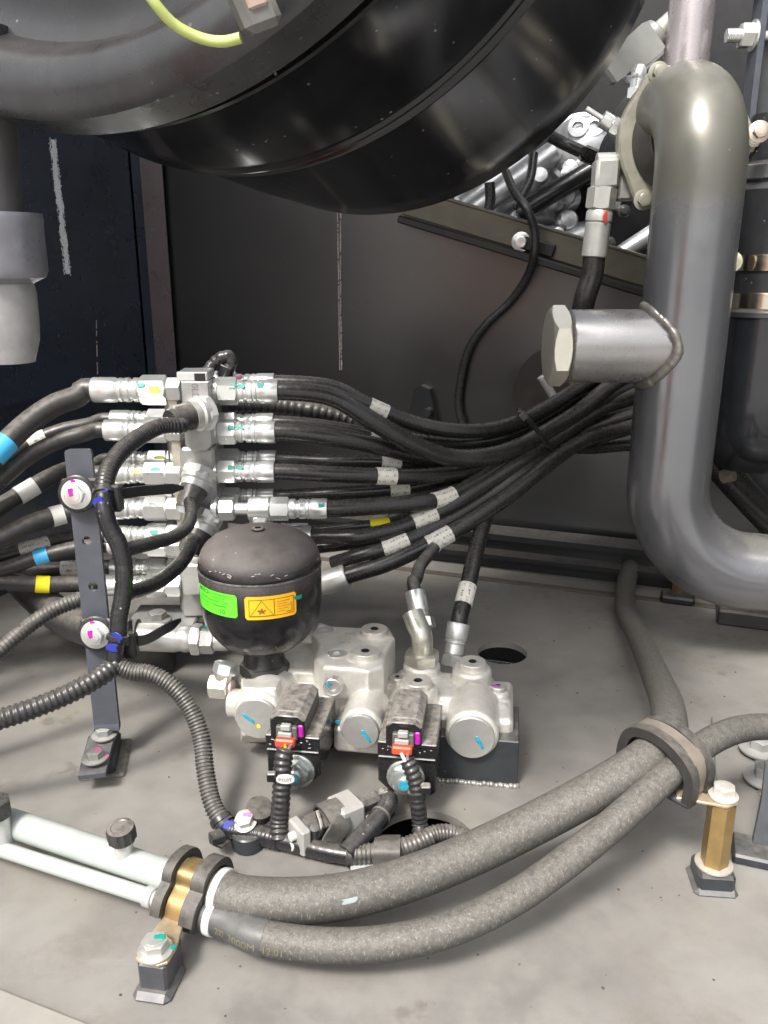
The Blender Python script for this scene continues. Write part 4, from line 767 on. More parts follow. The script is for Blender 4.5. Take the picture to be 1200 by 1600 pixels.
# ================================================================== wiring harness
T = Thing('wiring_harness', 'black ribbed wiring harness branching down past the slotted bar and across the floor', 'wiring harness', F(400, 1303))
H = T
def ribbed(pts, r, mt=conduit, pitch=.0044, nm='conduit', depth=.10, rings=True):
    c = [q if isinstance(q, np.ndarray) else P(*q) for q in pts]
    if proj(c[-1])[0] < -20: c.append(c[-1] + nrm(c[-1] - c[-2]) * .2)
    p, _ = spline(c, pitch / 4); k = np.arange(len(p)) % 4
    T.part(nm, M().sweep(p, r * np.where(k < 2, 1., 1 - depth) if rings else r * (1 + .025 * np.sin(np.arange(len(p)) * 4.1) * np.sin(np.arange(len(p)) * .37)), 22), mt, sharp=60); return p
def tie(p, r, px, py, W=.006, mt=None, tail=None, nm='cable_tie'):
    i = nearest(p, px, py); i = min(max(i, 2), len(p) - 3); t = nrm(p[i + 1] - p[i - 1]); o = T.part(nm, M().lathe([(r * .9, 0), (r * 1.09, .0004), (r * 1.09, W - .0004), (r * .9, W)], p[i] - t * W / 2, t, 28), mt or black_p); return p[i], t
c1 = ribbed([s1 + np.array([.008, .01, 0]), P(284, 664, .905), P(252, 666, .885), P(213, 686, .85), P(181, 715, .81), P(165, 748, .775), P(162, 778, .757)], .0092)
ribbed([P(162, 772, .758), P(164, 800, .75), P(172, 825, .748), P(186, 852, .746), P(193, 880, .744)], .0085, tape_m, .008, 'tape_wrap', rings=False)
ribbed([s2 + np.array([0, .012, .012]), P(299, 800, .895), P(294, 820, .875), P(272, 838, .84), P(240, 848, .80), P(208, 856, .765), P(190, 862, .75)], .0072, conduit, .0036, depth=.06)
ribbed([s3 + np.array([0, .012, .012]), P(300, 850, .895), P(286, 876, .87), P(258, 902, .83), P(228, 918, .79), P(200, 927, .76), P(190, 935, .748)], .0078, tape_m, .008, 'tape_wrap', rings=False)
tr = ribbed([P(191, 862, .748), P(194, 895, .742), P(192, 930, .738), P(186, 965, .732), P(184, 995, .728), P(180, 1020, .725), P(178, 1046, .722)], .0084, tape_m, .008, 'tape_wrap', rings=False)
for x, y, col in ((162, 770, navy), (184, 996, navy)):
    pth_ = c1 if y < 900 else tr; q, t = tie(pth_, .0098, x, y, .005, conduit)
    for o_, sd in ((-.004, 1), (.006, 2)): T.part('paint_mark', dab(q + t * o_ + np.array([-.003 * sd + .004, -.0098, 0]), (-.2, -1, .1), t, .009, .012, sd), col)
# flat tails of the two cable ties, pointing right
for pts in ([P(166, 775, .757), P(215, 768, .79), P(262, 764, .82), P(287, 762, .835)], [P(190, 1000, .728), P(225, 1000, .75), P(255, 985, .77), P(283, 968, .79)]):
    pp, _ = spline(pts, .003); k = np.linspace(0, 1, len(pp)); m = M(); m.sweep(pp, np.where(k > .85, 1 - (k - .85) * 4.5, 1.), sec=np.array([(.0052, .0009), (.0052, -.0009), (-.0052, -.0009), (-.0052, .0009)])); T.part('tie_tail', m, black_p)
for q in (P(180, 778, .765), P(204, 1008, .74)): T.part('tie_mount', M().frame(q, sx, fn, -d).box((0, 0, 0), (.014, .012, .026), .002), black_p)
ribbed([P(150, 926, .80), P(120, 938, .795), P(85, 952, .785), P(45, 978, .77), P(5, 1012, .755), P(-50, 1060, .74)], .0082, conduit_d, .0042)
ribbed([P(180, 1040, .722), P(158, 1056, .71), P(120, 1078, .695), P(70, 1100, .68), P(10, 1121, .665), P(-60, 1140, .655)], .0098, conduit, .0055, depth=.12)
rb = ribbed([P(181, 1040, .722), P(205, 1049, .722), P(235, 1053, .722), P(270, 1073, .718), P(298, 1108, .71), P(315, 1155, .695), P(321, 1205, .675), P(332, 1255, .655), F(350, 1289, .016)], .0086, conduit_d, .0034, depth=.12)
fb = ribbed([F(340, 1278, .018), F(362, 1296, .014), F(400, 1303, .012), F(437, 1312, .012)], .0092, tape_m, .0042, 'conduit', depth=.06)
q_, t_2 = tie(fb, .0097, 354, 1291, .004, black_p); T.part('paint_mark', dab(q_ + np.array([.004, -.0075, .0062]), (.1, -.8, .6), t_2, .012, .010, 3), navy); tie(rb, .0096, 344, 1282, .005, black_p)
f3 = ribbed([F(430, 1310, .012), F(470, 1320, .012), F(510, 1330, .012), F(545, 1336, .012)], .0082, tape_m, .008, 'tape_wrap', rings=False)
f4 = ribbed([F(540, 1336, .012), F(575, 1334, .012), F(612, 1330, .013), F(645, 1320, .015), F(672, 1308, .017)], .0092, conduit_d, .0040, depth=.1)
f5 = ribbed([F(655, 1316, .016), F(678, 1304, .017), F(705, 1302, .016), F(730, 1311, .012), F(738, 1318, .004)], .0082, conduit_d, .0034, depth=.08)
T.part('end_cap', M().cyl(F(735, 1311, .012), (.7, -.5, -.3), .0075, .006), white_pl)
# risers to the two coils
CF1, CF2 = P(459, 1187, .685), P(636, 1200, .672)
w1 = ribbed([F(436, 1312, .014), P(436, 1285, .632), P(439, 1250, .636), P(441, 1215, .642), P(443, 1185, .648), P(447, 1170, .652)], .0086, conduit, .0052, depth=.12)
w2 = ribbed([F(655, 1318, .014), P(656, 1290, .632), P(653, 1255, .634), P(650, 1225, .638), P(643, 1203, .642), P(636, 1188, .646)], .0074, conduit, .0052, depth=.15)
tg = P(446, 1217, .634); m = M(); t_ = np.linspace(0, 2 * np.pi, 32, endpoint=False); m.loft([np.stack([tg[0] + .0082 * np.cos(t_), np.full(32, tg[1] - .0016), tg[2] + .0042 * np.sin(t_)], 1), np.stack([tg[0] + .0082 * np.cos(t_), np.full(32, tg[1] + .001), tg[2] + .0042 * np.sin(t_)], 1)])
lb = T.part('name_tag', m, white_pl, None, 'white oval tag reading PILOT'); tx = M(); put_text(tx, 'P1L0T', .0046, lambda x, y: (tg[0] + x, tg[1] - .0019, tg[2] + y)); T.part('print', tx, ink, lb)
T.part('tag_clip', M().box(tg + np.array([-.0125, .002, .001]), (.008, .006, .009), .001), grey_pl if False else coil_p)
tie(w2, .0080, 654, 1241, .005, black_p); T.part('tie_head', M().box(P(665, 1232, .632), (.009, .008, .008), .001), coil_p)
# wires between conduit and coil plugs
for cf, w_, cols in ((CF1, w1, ((.72, .45, .02), (.25, .22, .22))), (CF2, w2, ((.72, .70, .68), (.18, .16, .16)))):
    for q, cc in enumerate(cols):
        e = cf + np.array([-.006 + q * .0065, -.012, .024]); pp, _ = spline([w_[-6] + np.array([-.002 + .004 * q, -.002, 0]), (w_[-1] + e) / 2 + np.array([0, -.004, 0]), e], .002)
        T.part('wire', M().sweep(pp, .0016, 10), mat('wire_%d%d' % (int(cc[0] * 100), int(cc[2] * 100)), cc, .4))
# taped bundle of connectors on the floor
k1 = ribbed([F(540, 1335, .014), F(562, 1312, .018), F(588, 1284, .022), F(604, 1262, .024), F(606, 1250, .022), F(596, 1248, .020)], .0092, tape_m, .008, 'tape_wrap', rings=False); tie(k1, .0094, 592, 1272, .003, tape_d)
A, B = F(462, 1300, .026), F(575, 1252, .026); dx = nrm((B - A) * (1, 1, 0)); dy = np.cross(EZ, dx)
def cb(nm, h, w, dep, hh, z, mt, ch=.002, off=0.): return T.part(nm, M().frame(A + dx * h, dx, dy, EZ).box((0, off, z), (w, dep, hh), ch), mt)
cb('plug_front', .004, .010, .026, .026, -.006, grey_pl); cb('plug_body', .028, .040, .024, .022, -.004, conduit_d, .005); cb('plug_rear', .052, .026, .030, .030, -.003, grey_pl, .003); cb('plug_tail', .076, .026, .018, .014, .0, conduit_d, .004); cb('latch', .07, .010, .008, .010, -.008, grey_pl, .001, -.016)
for q in (-.005, .005): T.part('sealing_plug', M().cyl(A + dx * -.001 + EZ * (-.008 + q), -dx, .0042, .005), white_pl)
for q in range(3):
    pp, _ = spline([A + dx * .085 + EZ * (.002 - q * .003), A + dx * .096 + EZ * .004 + dy * (.004 * (q - 1)), k1[-3]], .002); T.part('wire', M().sweep(pp, .0019, 10), coil_p)
tp = [F(505, 1255, .030), F(500, 1290, .022), F(497, 1325, .006)]; pp, _ = spline([A + dx * .036 + EZ * .002 + dy * .0145, A + dx * .036 + EZ * .0105 + dy * .009, A + dx * .036 + EZ * .0105 - dy * .009, A + dx * .037 - dy * .015 + EZ * .002, F(517, 1318, .014), F(520, 1334, .006)], .003); T.part('tape_wrap', M().sweep(pp, 1., sec=np.array([(.0012, .010), (-.001, .010), (-.001, -.010), (.0012, -.010)]), bfix=dx), tape_d)
pp, _ = spline([A + dx * .022 + EZ * .012 + dy * .0, A + dx * .018 - dy * .014 + EZ * .002, F(474, 1325, .004)], .003); T.part('cable_tie', M().sweep(pp, .0022, 8), coil_p)
# flat tape and the zinc strip it holds
c = F(608, 1332, .0); m = M(); pp, _ = spline([F(606, 1306, .010), F(605, 1316, .0225), F(604, 1330, .022), F(604, 1348, .012), F(604, 1362, .004)], .002); T.part('tape_wrap', M().sweep(pp, 1., sec=np.array([(.001, .0115), (-.001, .0115), (-.001, -.0115), (.001, -.0115)]), bfix=(1, 0, 0)), tape_d)
T.part('mounting_strip', M().frame(F(597, 1358, .003), nrm((1, .12, 0)), nrm((-.12, 1, 0)), EZ).box((0, 0, 0), (.054, .018, .006), .001), mat('pale_strip', (.55, .58, .56), .4, .3)); T.part('mounting_strip', M().frame(F(640, 1343, .006), nrm((1, .12, 0)), nrm((-.12, 1, 0)), EZ).box((0, 0, 0), (.012, .014, .010), .001), mat('pale_strip', (.55, .58, .56), .4, .3))
# strap of the tie at the left end of the floor run
for pts in ([F(340, 1306, .014), F(334, 1314, .018), F(350, 1322, .016)],): pp, _ = spline(pts, .002); T.part('cable_tie', M().sweep(pp, 1., sec=np.array([(.001, .004), (-.001, .004), (-.001, -.004), (.001, -.004)])), black_p)
T.part('tie_head', M().frame(F(339, 1308, .022), nrm((.8, .5, 0)), nrm((-.5, .8, 0)), EZ).box((0, 0, 0), (.012, .012, .008), .001), black_p)
# standoff clip with white bolt under the floor run
T = Thing('loom_clip', 'white-headed bolt in a black rubber clip behind the harness on the floor', 'clip', F(388, 1320))
q = F(388, 1322); T.part('post', M().cyl(q, EZ, .014, .016, 28), frame_p); T.part('clip_band', M().lathe([(.009, 0), (.0125, .001), (.0125, .010), (.009, .011)], q + np.array([.008, .016, .022]), (.2, -.3, 1), 28), seal_r)
hexbolt(T, q + np.array([-.002, .004, .022]), (-.1, -.35, .9), .0085, mat('white_bolt', (.60, .58, .53), .4, .4), mark=pinkp, flange=1.25)

# ================================================================== accumulator
AX, AY = P(407, 900, .80)[0], .80
T = Thing('gas_accumulator', 'round black gas accumulator with green and orange stickers on the valve block', 'accumulator', (AX, AY, .10))
RA = .0625; prof = [(0, .1165), (.018, .1168), (.028, .1185), (.038, .1238), (.047, .1315), (.0545, .1415), (.0595, .1530), (.0618, .165), (.0625, .178), (.0625, .2095), (.0618, .2105), (.0622, .2112), (.0622, .2145), (.0610, .2200), (.0588, .2262), (.0548, .2322), (.048, .2378), (.038, .2424), (.026, .2454), (.012, .2468), (0, .247)]
acc = T.part('shell', M().lathe(prof, (AX, AY, 0), EZ, 96), acc_paint, sharp=50)
T.part('seam', M().lathe([(.0622, .2085), (.0631, .2092), (.0631, .2103), (.0622, .211)], (AX, AY, 0), EZ, 96), mat('worn_seam', (.10, .095, .09), .5, var=.5, vscale=150), acc)
T.part('cap_screw', M().lathe([(.0062, 0), (.0064, .0005), (.0064, .0035), (.0055, .0045), (.0035, .0046), (.003, .002), (0, .002)], (AX, AY - .002, .2452), EZ, 24), coil_p)
T.part('hex_neck', M().lathe([(.022, 0), (.0215, .010), (.0205, .014), (.0205, .024)], (AX, AY, .096), EZ, 40), black_p); T.part('hex_neck', M().hex((AX, AY, .084), EZ, .0265, .0150, .12), black_p)
cm = lambda a, z, o=.0: (AX + (RA + o) * math.sin(a), AY - (RA + o) * math.cos(a), z)
def sticker(a0, a1, z0, z1, mt, nm, tilt=0., rc=.0025):
    n = 28; top_, bot_ = [], []
    for i in range(n + 1):
        s = i / n; a = a0 + (a1 - a0) * s; x = min(s, 1 - s) * (a1 - a0) * RA; c = rc - math.sqrt(max(0, rc ** 2 - max(0, rc - x) ** 2)) if x < rc else 0; dz = tilt * (s - .5)
        top_.append((a, z1 - c + dz)); bot_.append((a, z0 + c + dz))
    rings = [[cm(a, z, .0004) for a, z in top_], [cm(a, z, .0004) for a, z in bot_]]; return T.part(nm, M().loft([np.array(rings[0]), np.array(rings[1])], caps=False, closed=False), mt)
g0, g1 = R(-66), R(-13); gz0, gz1 = .1765, .2005
sg = sticker(g0, g1, gz0, gz1, stick_g, 'green_sticker'); m = M()
mp = lambda aoff, zoff: (lambda x, y: cm(aoff + x / RA, zoff + y, .0007))
put_text(m, 'HITECH', .0062, mp(g0 + .055, .1970), 'LEFT', .0001); put_text(m, 'Gas accumulator', .0030, mp(g0 + .43, .1980), 'LEFT'); put_text(m, 'nitrogen 20 bar', .0026, mp(g0 + .46, .1948), 'LEFT')
put_text(m, 'CAUTION  pressurised vessel', .0034, mp(g0 + .08, .1908), 'LEFT'); put_text(m, 'Discharge prior to disassembly', .0034, mp(g0 + .06, .1868), 'LEFT'); put_text(m, 'Precharge pressure', .0026, mp(g0 + .05, .1828), 'LEFT'); put_text(m, 'see manual', .0026, mp(g0 + .05, .1796), 'LEFT'); put_text(m, '10', .0070, mp(g0 + .60, .1808), 'LEFT', .0001)
T.part('print', m, ink_g, sg)
o0, o1 = R(-6), R(41); so_ = sticker(o0, o1, .1755, .1995, stick_o, 'orange_sticker'); m = M()
def line(a0, z0, a1, z1, w=.0003):
    n = 10; p = [np.array([a0 + (a1 - a0) * i / n, z0 + (z1 - z0) * i / n]) for i in range(n + 1)]; dd = np.array([(a1 - a0) * RA, z1 - z0]); dd /= np.linalg.norm(dd); q = np.array([-dd[1] / RA, dd[0]]) * w
    m.loft([np.array([cm(*(x + q), .0007) for x in p]), np.array([cm(*(x - q), .0007) for x in p])], caps=False, closed=False)
L_ = lambda f: o0 + (o1 - o0) * f
for f0_, f1_ in ((.08, .55), (.55, .94)):
    for a, b in (((f0_, .179), (f1_, .179)), ((f1_, .179), (f1_, .196)), ((f1_, .196), (f0_, .196)), ((f0_, .196), (f0_, .179))): line(L_(a[0]), a[1], L_(b[0]), b[1])
for a, b in (((.10, .1795), (.53, .1795)), ((.53, .1795), (.315, .195)), ((.315, .195), (.10, .1795))): line(L_(a[0]), a[1], L_(b[0]), b[1])
rr = np.random.default_rng(9); a_ = np.linspace(0, 2 * np.pi, 22, endpoint=False); q = 1 + .45 * np.sign(np.sin(a_ * 5)) * rr.uniform(.3, 1, 22); ct = cm(L_(.315), .1842, .0007)
m.add([cm(L_(.315), .1842, .0007)] + [cm(L_(.315) + .0035 * x * math.cos(y) / RA, .1842 + .0024 * x * math.sin(y), .0007) for x, y in zip(q, a_)], [(0, i + 1, (i + 1) % 22 + 1) for i in range(22)])
for i, wd in enumerate((.26, .2, .28, .22, .16)): line(L_(.60), .193 - i * .0026, L_(.60 + wd), .193 - i * .0026, .00022)
line(L_(.78), .181, L_(.9), .181); line(L_(.9), .181, L_(.9), .19); T.part('print', m, mat('brown_ink', (.22, .09, .01), .5), so_)
T.part('paint_mark', dab(cm(R(43), .1925, .001), (math.sin(R(43)), -math.cos(R(43)), 0), (math.cos(R(43)), math.sin(R(43)), 0), .0105, .0045, 2), teal)
# curling flakes at the edge of the dusty dome
m = M()
for a in np.concatenate([rr.uniform(-.75, -.3, 9), rr.uniform(.0, .7, 6)]):
    c = np.array(cm(a, .2195 + .003 * math.sin(a * 9) + rr.uniform(-.0015, .0015), -.0005)); n_ = np.array([math.sin(a), -math.cos(a), .25]); dd_ = dab(c + n_ * .0003, n_, (math.cos(a), math.sin(a), rr.uniform(-.6, .6)), rr.uniform(.002, .005), .0007, int(rr.integers(99))); m.add(dd_.v, dd_.f)
T.part('paint_flakes', m, mat('flake', (.42, .40, .37), .7))

# ================================================================== valve block
VX = np.array([math.cos(R(8)), -math.sin(R(8)), 0]); VY = np.array([math.sin(R(8)), math.cos(R(8)), 0])
T = Thing('valve_block', 'cast nickel-coloured hydraulic valve block with two black solenoid coils', 'valve', F(600, 1190))
m = M()
def vcyl(p, r, z0, z1): m.lathe([(r - .002, z0), (r, z0 + .002), (r, z1 - .003), (r - .003, z1)], (p[0], p[1], 0), EZ, 32)
def fcyl(p, r, L, back=.0): m.lathe([(r - .003, 0), (r, .003), (r, L)], p - VY * back, VY, 36)
def vbox(x0, x1, yf, Y, dep, z0, z1, ch=.004):
    a, b = P(x0, yf, Y), P(x1, yf, Y); w_ = b[0] - a[0]; m.frame(np.array([a[0], Y, 0]), VX, VY, EZ).box((w_ / 2, dep / 2, (z0 + z1) / 2), (w_, dep, z1 - z0), ch); m.fr = None
vcyl((AX, AY), .0265, .025, .086); vcyl((AX, AY), .0295, .078, .0835)
pA = P(403, 1120, .738); fcyl(pA, .0262, .06)
m.loft([np.array([P(x, y, Y) for x, y, Y in q]) for q in ([(376, 1060, .775), (440, 1060, .775), (440, 1160, .775), (376, 1160, .775)], [(378, 1075, .745), (432, 1075, .745), (432, 1150, .745), (378, 1150, .745)])])
vbox(372, 520, 1120, .765, .075, .028, .075); vbox(425, 505, 1050, .80, .07, .028, .0905)
top_z = .1105
poly = [F(x, y, top_z) for x, y in ((490, 1027), (505, 1041), (548, 1043), (575, 1048), (600, 1040), (606, 1015), (618, 995), (606, 976), (560, 979), (520, 977), (497, 970), (486, 988), (496, 1003))]
m.prism([p[:2] for p in poly], .072, top_z, .004, steps=3)
m.prism([p[:2] + (np.array([0, .012]) if i < 5 else 0) for i, p in enumerate(poly)], .028, .08, .003, steps=2)
pb1, pb2 = F(585, 992, top_z), F(571, 1027, top_z); vcyl(pb1, .0205, .03, top_z + .0015); vcyl(pb2, .0205, .03, top_z + .0015)
pM = P(564, 1140, .722); fcyl(pM, .0222, .05); vbox(520, 600, 1140, .738, .05, .028, .058); vbox(590, 800, 1120, .755, .085, .028, .066)
vbox(610, 770, 1080, .775, .06, .05, .074)
q1, q2, q3 = F(653, 1072, .088), F(659, 1035, .085), F(738, 1042, .089); vcyl(q1, .0205, .03, .088); vcyl(q2, .0205, .03, .085); vcyl(q3, .0212, .03, .089)
pE = P(737, 1150, .722); fcyl(pE, .0268, .06); vcyl(F(778, 1076, .075), .0125, .03, .074); vcyl(F(621, 1062, .074), .0105, .03, .073)
lg = P(785, 1122, .765); m.lathe([(.013, 0), (.016, .003), (.016, .03)], lg + VX * .006, -VX, 28)
pl_ = P(366, 1098, .77); m.lathe([(.010, 0), (.014, .002), (.014, .03)], pl_ + VX * .004, VX, 28)
tmp = bpy.data.objects.new('tmp', m.mesh('tmp')); S.collection.objects.link(tmp)
rm = tmp.modifiers.new('r', 'REMESH'); rm.mode = 'VOXEL'; rm.voxel_size = .0013
sm = tmp.modifiers.new('s', 'SMOOTH'); sm.factor = .5; sm.iterations = 5
dg = bpy.context.evaluated_depsgraph_get(); dg.update(); me = bpy.data.meshes.new_from_object(tmp.evaluated_get(dg)); tm2 = tmp.data; bpy.data.objects.remove(tmp); bpy.data.meshes.remove(tm2)
me.transform(Matrix.Translation(Vector(-T.at))); me.name = 'casting'; me.materials.clear()
me.polygons.foreach_set('use_smooth', [True] * len(me.polygons)); T.part('casting', me, cast)
plug_b = mat('plug_steel', (.72, .70, .64), .34, .6, var=.06, vscale=120, dust=.3)
def plug(p, r=.0145, h=.0065, d=EZ, mt=plug_b):
    g = T.part('plug', M().lathe([(r * .98, -.004), (r, -.003), (r, h - .0008), (r - .0008, h), (r * .33, h), (r * .30, h - .003), (0, h - .003)], p, d, 36), mt)
    T.part('socket', M().hex(np.asarray(p) + d * (h - .003), d, r * .29, .0034, .2), hole_k, g); return g
for q in (pb1, pb2): plug(q + EZ * .0015)
for q in (q1, q3): plug(q + EZ * .0005)
for x, y in ((507, 984), (526, 1021)): p = F(x, y, top_z + .0002); g = T.part('flush_plug', M().lathe([(.0105, -.003), (.0105, .0006), (.0095, .0009), (.0085, .0001), (.0040, .0001), (.0035, -.001), (0, -.001)], p, EZ, 32), castface)
tx = M(); 
for (x, y, s_) in ((547, 990, 'X2M'), (538, 1004, 'A5-7')): p = F(x, y, top_z + .0004); put_text(tx, s_, .006, lambda a, b: p + VX * a + VY * b)
T.part('stamped_mark', tx, mat('stamp_grey', (.42, .34, .33), .6))
for p, r in ((F(778, 1076, .075), .0085), (F(621, 1062, .074), .0078)): plug(p, r, .004, EZ, steel_b)
p = F(778, 1076, .079); T.part('paint_mark', dab(p + np.array([-.002, .006, .0003]), EZ, VX, .010, .002, 1), magenta)
for p, r, mks in ((pA, .0222, ((-.008, .0, (1, -.7), cyan), )), (pM, .0185, ((.006, -.004, (.8, -1), cyan),)), (pE, .0228, ((.008, -.004, (.6, -1), cyan),))):
    g = T.part('end_plug', M().lathe([(r, .003), (r, -.0035), (r * .96, -.0045), (0, -.0047)], p, VY, 40), castface)
    for a, b, dr, c_ in mks: T.part('paint_mark', dab(p - VY * .0049 + VX * a + EZ * b, -VY, VX * dr[0] + EZ * dr[1], .015, .004, 6), c_, g)
T.part('paint_mark', dab(pA - VY * .0049 + VX * .002 - EZ * .008, -VY, VX, .004, .004, 6), yellow)
for p, off in ((pM, -.024), (pE, -.034)): T.part('paint_mark', dab(p + VX * off + VY * (.012 if p is pM else .03) + np.array([0, -.0, -.001]), -VY, VX, .010, .004, 8), cyan)
pS = P(520, 1073, .752); g = T.part('gauge_plug', M().lathe([(.0098, .006), (.0098, -.002), (.0088, -.003), (.0078, -.0015), (.0045, -.0015), (.004, .001), (0, .001)], pS, VY, 32), castface); T.part('paint_mark', dab(pS - VY * .0032 + VX * -.004 + EZ * .003, -VY, VX + EZ * -1.2, .008, .003, 6), cyan, g)
# elbow and hex plug on the left side of the block
e0 = P(364, 1076, .775); T.part('side_port', M().cyl(e0, -VX, .0095, .014), mat('pink_stain', (.55, .40, .38), .4, .5)); ee = P(345, 1072, .775)
T.part('side_elbow', M().hex(ee + VX * .009, -VX, .0135, .020, .3), mat('elbow_plating', (.56, .55, .48), .32, .8, dust=.3)); T.part('side_elbow', M().cyl(ee, (.2, .25, 1), .0095, .018), mat('elbow_plating', (.56, .55, .48))); T.part('side_nut', M().hex(ee + np.array([.003, .004, .012]), (.25, .3, 1), .0125, .012), zinc); T.part('side_cap', M().cyl(pl_ + VX * .006, -VX, .0145, .011, 32), plug_b)
# fittings standing on the block and the two hoses rising from it
HV = 'hoses rising from the valve block'
TT = T; el = mat('elbow_plating', (.56, .55, .48))
base = q2 + EZ * -.001; T.part('elbow_nut', M().hex(base, EZ, .0195, .014, .25), el)
c_ = [base + EZ * .012, base + EZ * .026, base + EZ * .034 + np.array([-.001, .002, 0]), base + EZ * .043 + np.array([-.006, .010, 0]), base + EZ * .052 + np.array([-.010, .018, 0])]
pp, _ = spline(c_, .002); T.part('elbow', M().sweep(pp, .0118, 28), el); dE = nrm(pp[-1] - pp[-2])
dE = nrm(P(651, 938, .875) - P(660, 985, .855)); s0 = P(660, 985, .858)
hose('slim hose bending up from the elbow fitting with a pink mark on the valve block', [(650, 905, .90), (656, 885, .92), (672, 864, .945), (690, 840, .97), (708, 812, 1.0), (740, 780, 1.05)], .0075, HV, [('hex_nut', 'h', .013, .0165), ('ferrule', 'f', .032, .0118)], dE, rub=rubber_m, start=(660, 984, .858), bands=[(683, 850, .016, label_m, 'label_sleeve')], fm=zinc, marks=[('hex_nut', pinkp, .6, .7, .7)], seed=41)
s0 = P(704, 1042, .85); dV = nrm(P(716, 978, .87) - s0)
hose('straight black hose rising behind the valve block with a printed white sleeve', [(722, 950, .885), (731, 915, .905), (741, 872, .94), (752, 830, .985), (765, 795, 1.03), (790, 760, 1.09)], .0098, HV, [('hex_nut', 'h', .014, .0125), ('collar', 'c', .012, .0115), ('ferrule', 'f', .024, .0128)], dV, start=(704, 1042, .85), bands=[(727, 930, .026, label_m, 'label_sleeve')], fm=zinc_d, seed=42)
# coils
T = TT
for ci, (cf, wx, wz, dep) in enumerate(((CF1, .0515, .054, .074), (CF2, .0545, .056, .072))):
    hx = wx / 2; hz = wz / 2; c = .012
    m = M(); m.fr = (cf, np.array([VX, EZ, -VY])); out = [(-hx, -hz + .004), (-hx + .004, -hz), (hx - c, -hz), (hx, -hz + c), (hx, hz - .001), (hx - .001, hz), (-hx + .001, hz), (-hx, hz - .001)]
    if ci: out = [(-hx, -hz + c), (-hx + c, -hz), (hx - .004, -hz), (hx, -hz + .004)] + out[4:]
    m.prism(out, -dep, 0, .0012); coil = T.part('solenoid_coil', m, coil_p)
    T.part('rim', M().frame(cf, VX, VY, EZ).box((0, -.001, hz - .0075), (wx + .0004, .0035, .0145), .0008), coil_p, coil)
    rr = np.random.default_rng(ci); gm = M().frame(cf, VX, VY, EZ)
    for q in range(14): gm.box((rr.uniform(-hx + .003, hx - .003), -.003, hz - .0075 + rr.uniform(-.004, .004)), (rr.uniform(.001, .0035), .0012, rr.uniform(.0006, .0025)), .0003)
    T.part('embossing', gm, mat('coil_emboss', (.05, .05, .05), .3), coil); T.part('ridge', M().frame(cf, VX, VY, EZ).box((0, -.0028, hz - .0155), (wx - .002, .002, .0009), .0002), mat('coil_ridge', (.3, .3, .3), .4), coil)
    nc = cf + VX * (.003 if ci == 0 else -.001) + EZ * (-.010 if ci == 0 else -.008)
    nut = T.part('coil_nut', M().lathe([(.0172, 0), (.0178, .001), (.0178, .0035), (.0165, .0045), (.0145, .005)], nc, -VY, 36), mat('nut_plating', (.55, .58, .57), .3, .85, var=.08), coil)
    T.part('coil_nut', M().hex(nc - VY * .004, -VY, .0142, .009, .3), mat('nut_plating', (.55, .58, .57)), coil); T.part('stem', M().cyl(nc - VY * .012, -VY, .0065, .004), mat('nut_plating', (.55, .58, .57)), coil); T.part('stem', M().cyl(nc - VY * .0155, -VY, .0045, .0012), cyan, coil)
    T.part('coil_body', M().cyl(cf + VY * (dep - .002) + EZ * -.006, VY, .020, .03), cast, coil)
    k = np.array([-.004 if ci == 0 else -.003, 0, hz]); kc = cf + VX * k[0] + EZ * (hz + .010)
    m = M(); m.fr = (kc, np.array([VX, EZ, -VY])); w_ = .0165; m.prism([(-w_, -.014), (w_, -.014), (w_, .007), (w_ - .006, .0125), (-w_ + .006, .0125), (-w_, .007)], -.058, -.004, .001); con = T.part('connector', m, mat('coil_connector', (.03, .03, .03), .5, dust=.95, dustcol=(.33, .30, .27), up=(-.2, .6), vscale=140))
    m = M(); m.fr = (kc, np.array([VX, EZ, -VY])); m.prism([(-w_, -.014), (w_, -.014), (w_, .007), (w_ - .006, .0118), (-w_ + .006, .0118), (-w_, .007)], -.0045, .004, .001); T.part('plug_shell', m, coil_p, con)
    fb_ = M().frame(kc, VX, VY, EZ); fb_.box((0, -.0052, -.0045), (.020, .006, .014), .001); T.part('plug_face', fb_, mat('plug_dark_grey', (.10, .10, .09), .5), con)
    T.part('lock', M().frame(kc, VX, VY, EZ).box((0, -.0085, .003), (.0095, .006, .006), .001), grey_pl, con); T.part('lock', M().frame(kc, VX, VY, EZ).box((-.001, -.0095, -.0045), (.013, .004, .005), .0008), grey_pl, con)
    T.part('wedge', M().frame(kc, VX, VY, EZ).box((-.0005, -.0105, -.0115), (.0185, .009, .0085), .0015), orange_pl, con); T.part('paint_mark', M().frame(kc, VX, VY, EZ).box((.0128, -.0045, -.003), (.0052, .0025, .013), .0012), magenta, con)
# black mounting bracket under the block
bz = F(690, 1224)[1]; x0, x1 = F(600, 1222)[0], P(808, 1228, bz)[0]
T.part('bracket', M().frame(np.array([x0, bz + .012, 0]), VX, VY, EZ).box(((x1 - x0) / 2, .035, .026), ((x1 - x0), .07, .052), .001), frame_p)
T.part('bracket', M().frame(np.array([P(380, 1150, .80)[0], .80, 0]), VX, VY, EZ).box((.05, .02, .0145), (.10, .04, .029), .002), frame_p)
wb = M(); rr = np.random.default_rng(2)
for q in range(46): wb.lathe([(.0004, -.0032), (.0026, -.002), (.0032, 0), (.0026, .002), (.0004, .0032)], np.array([x0, bz + .0115, .0012]) + VX * ((x1 - x0) * q / 45) + rr.normal(0, .0006, 3), VX, 8)
T.part('weld_bead', wb, mat('weld_grey', (.30, .29, .27), .4, .5, dust=.3), sharp=60)

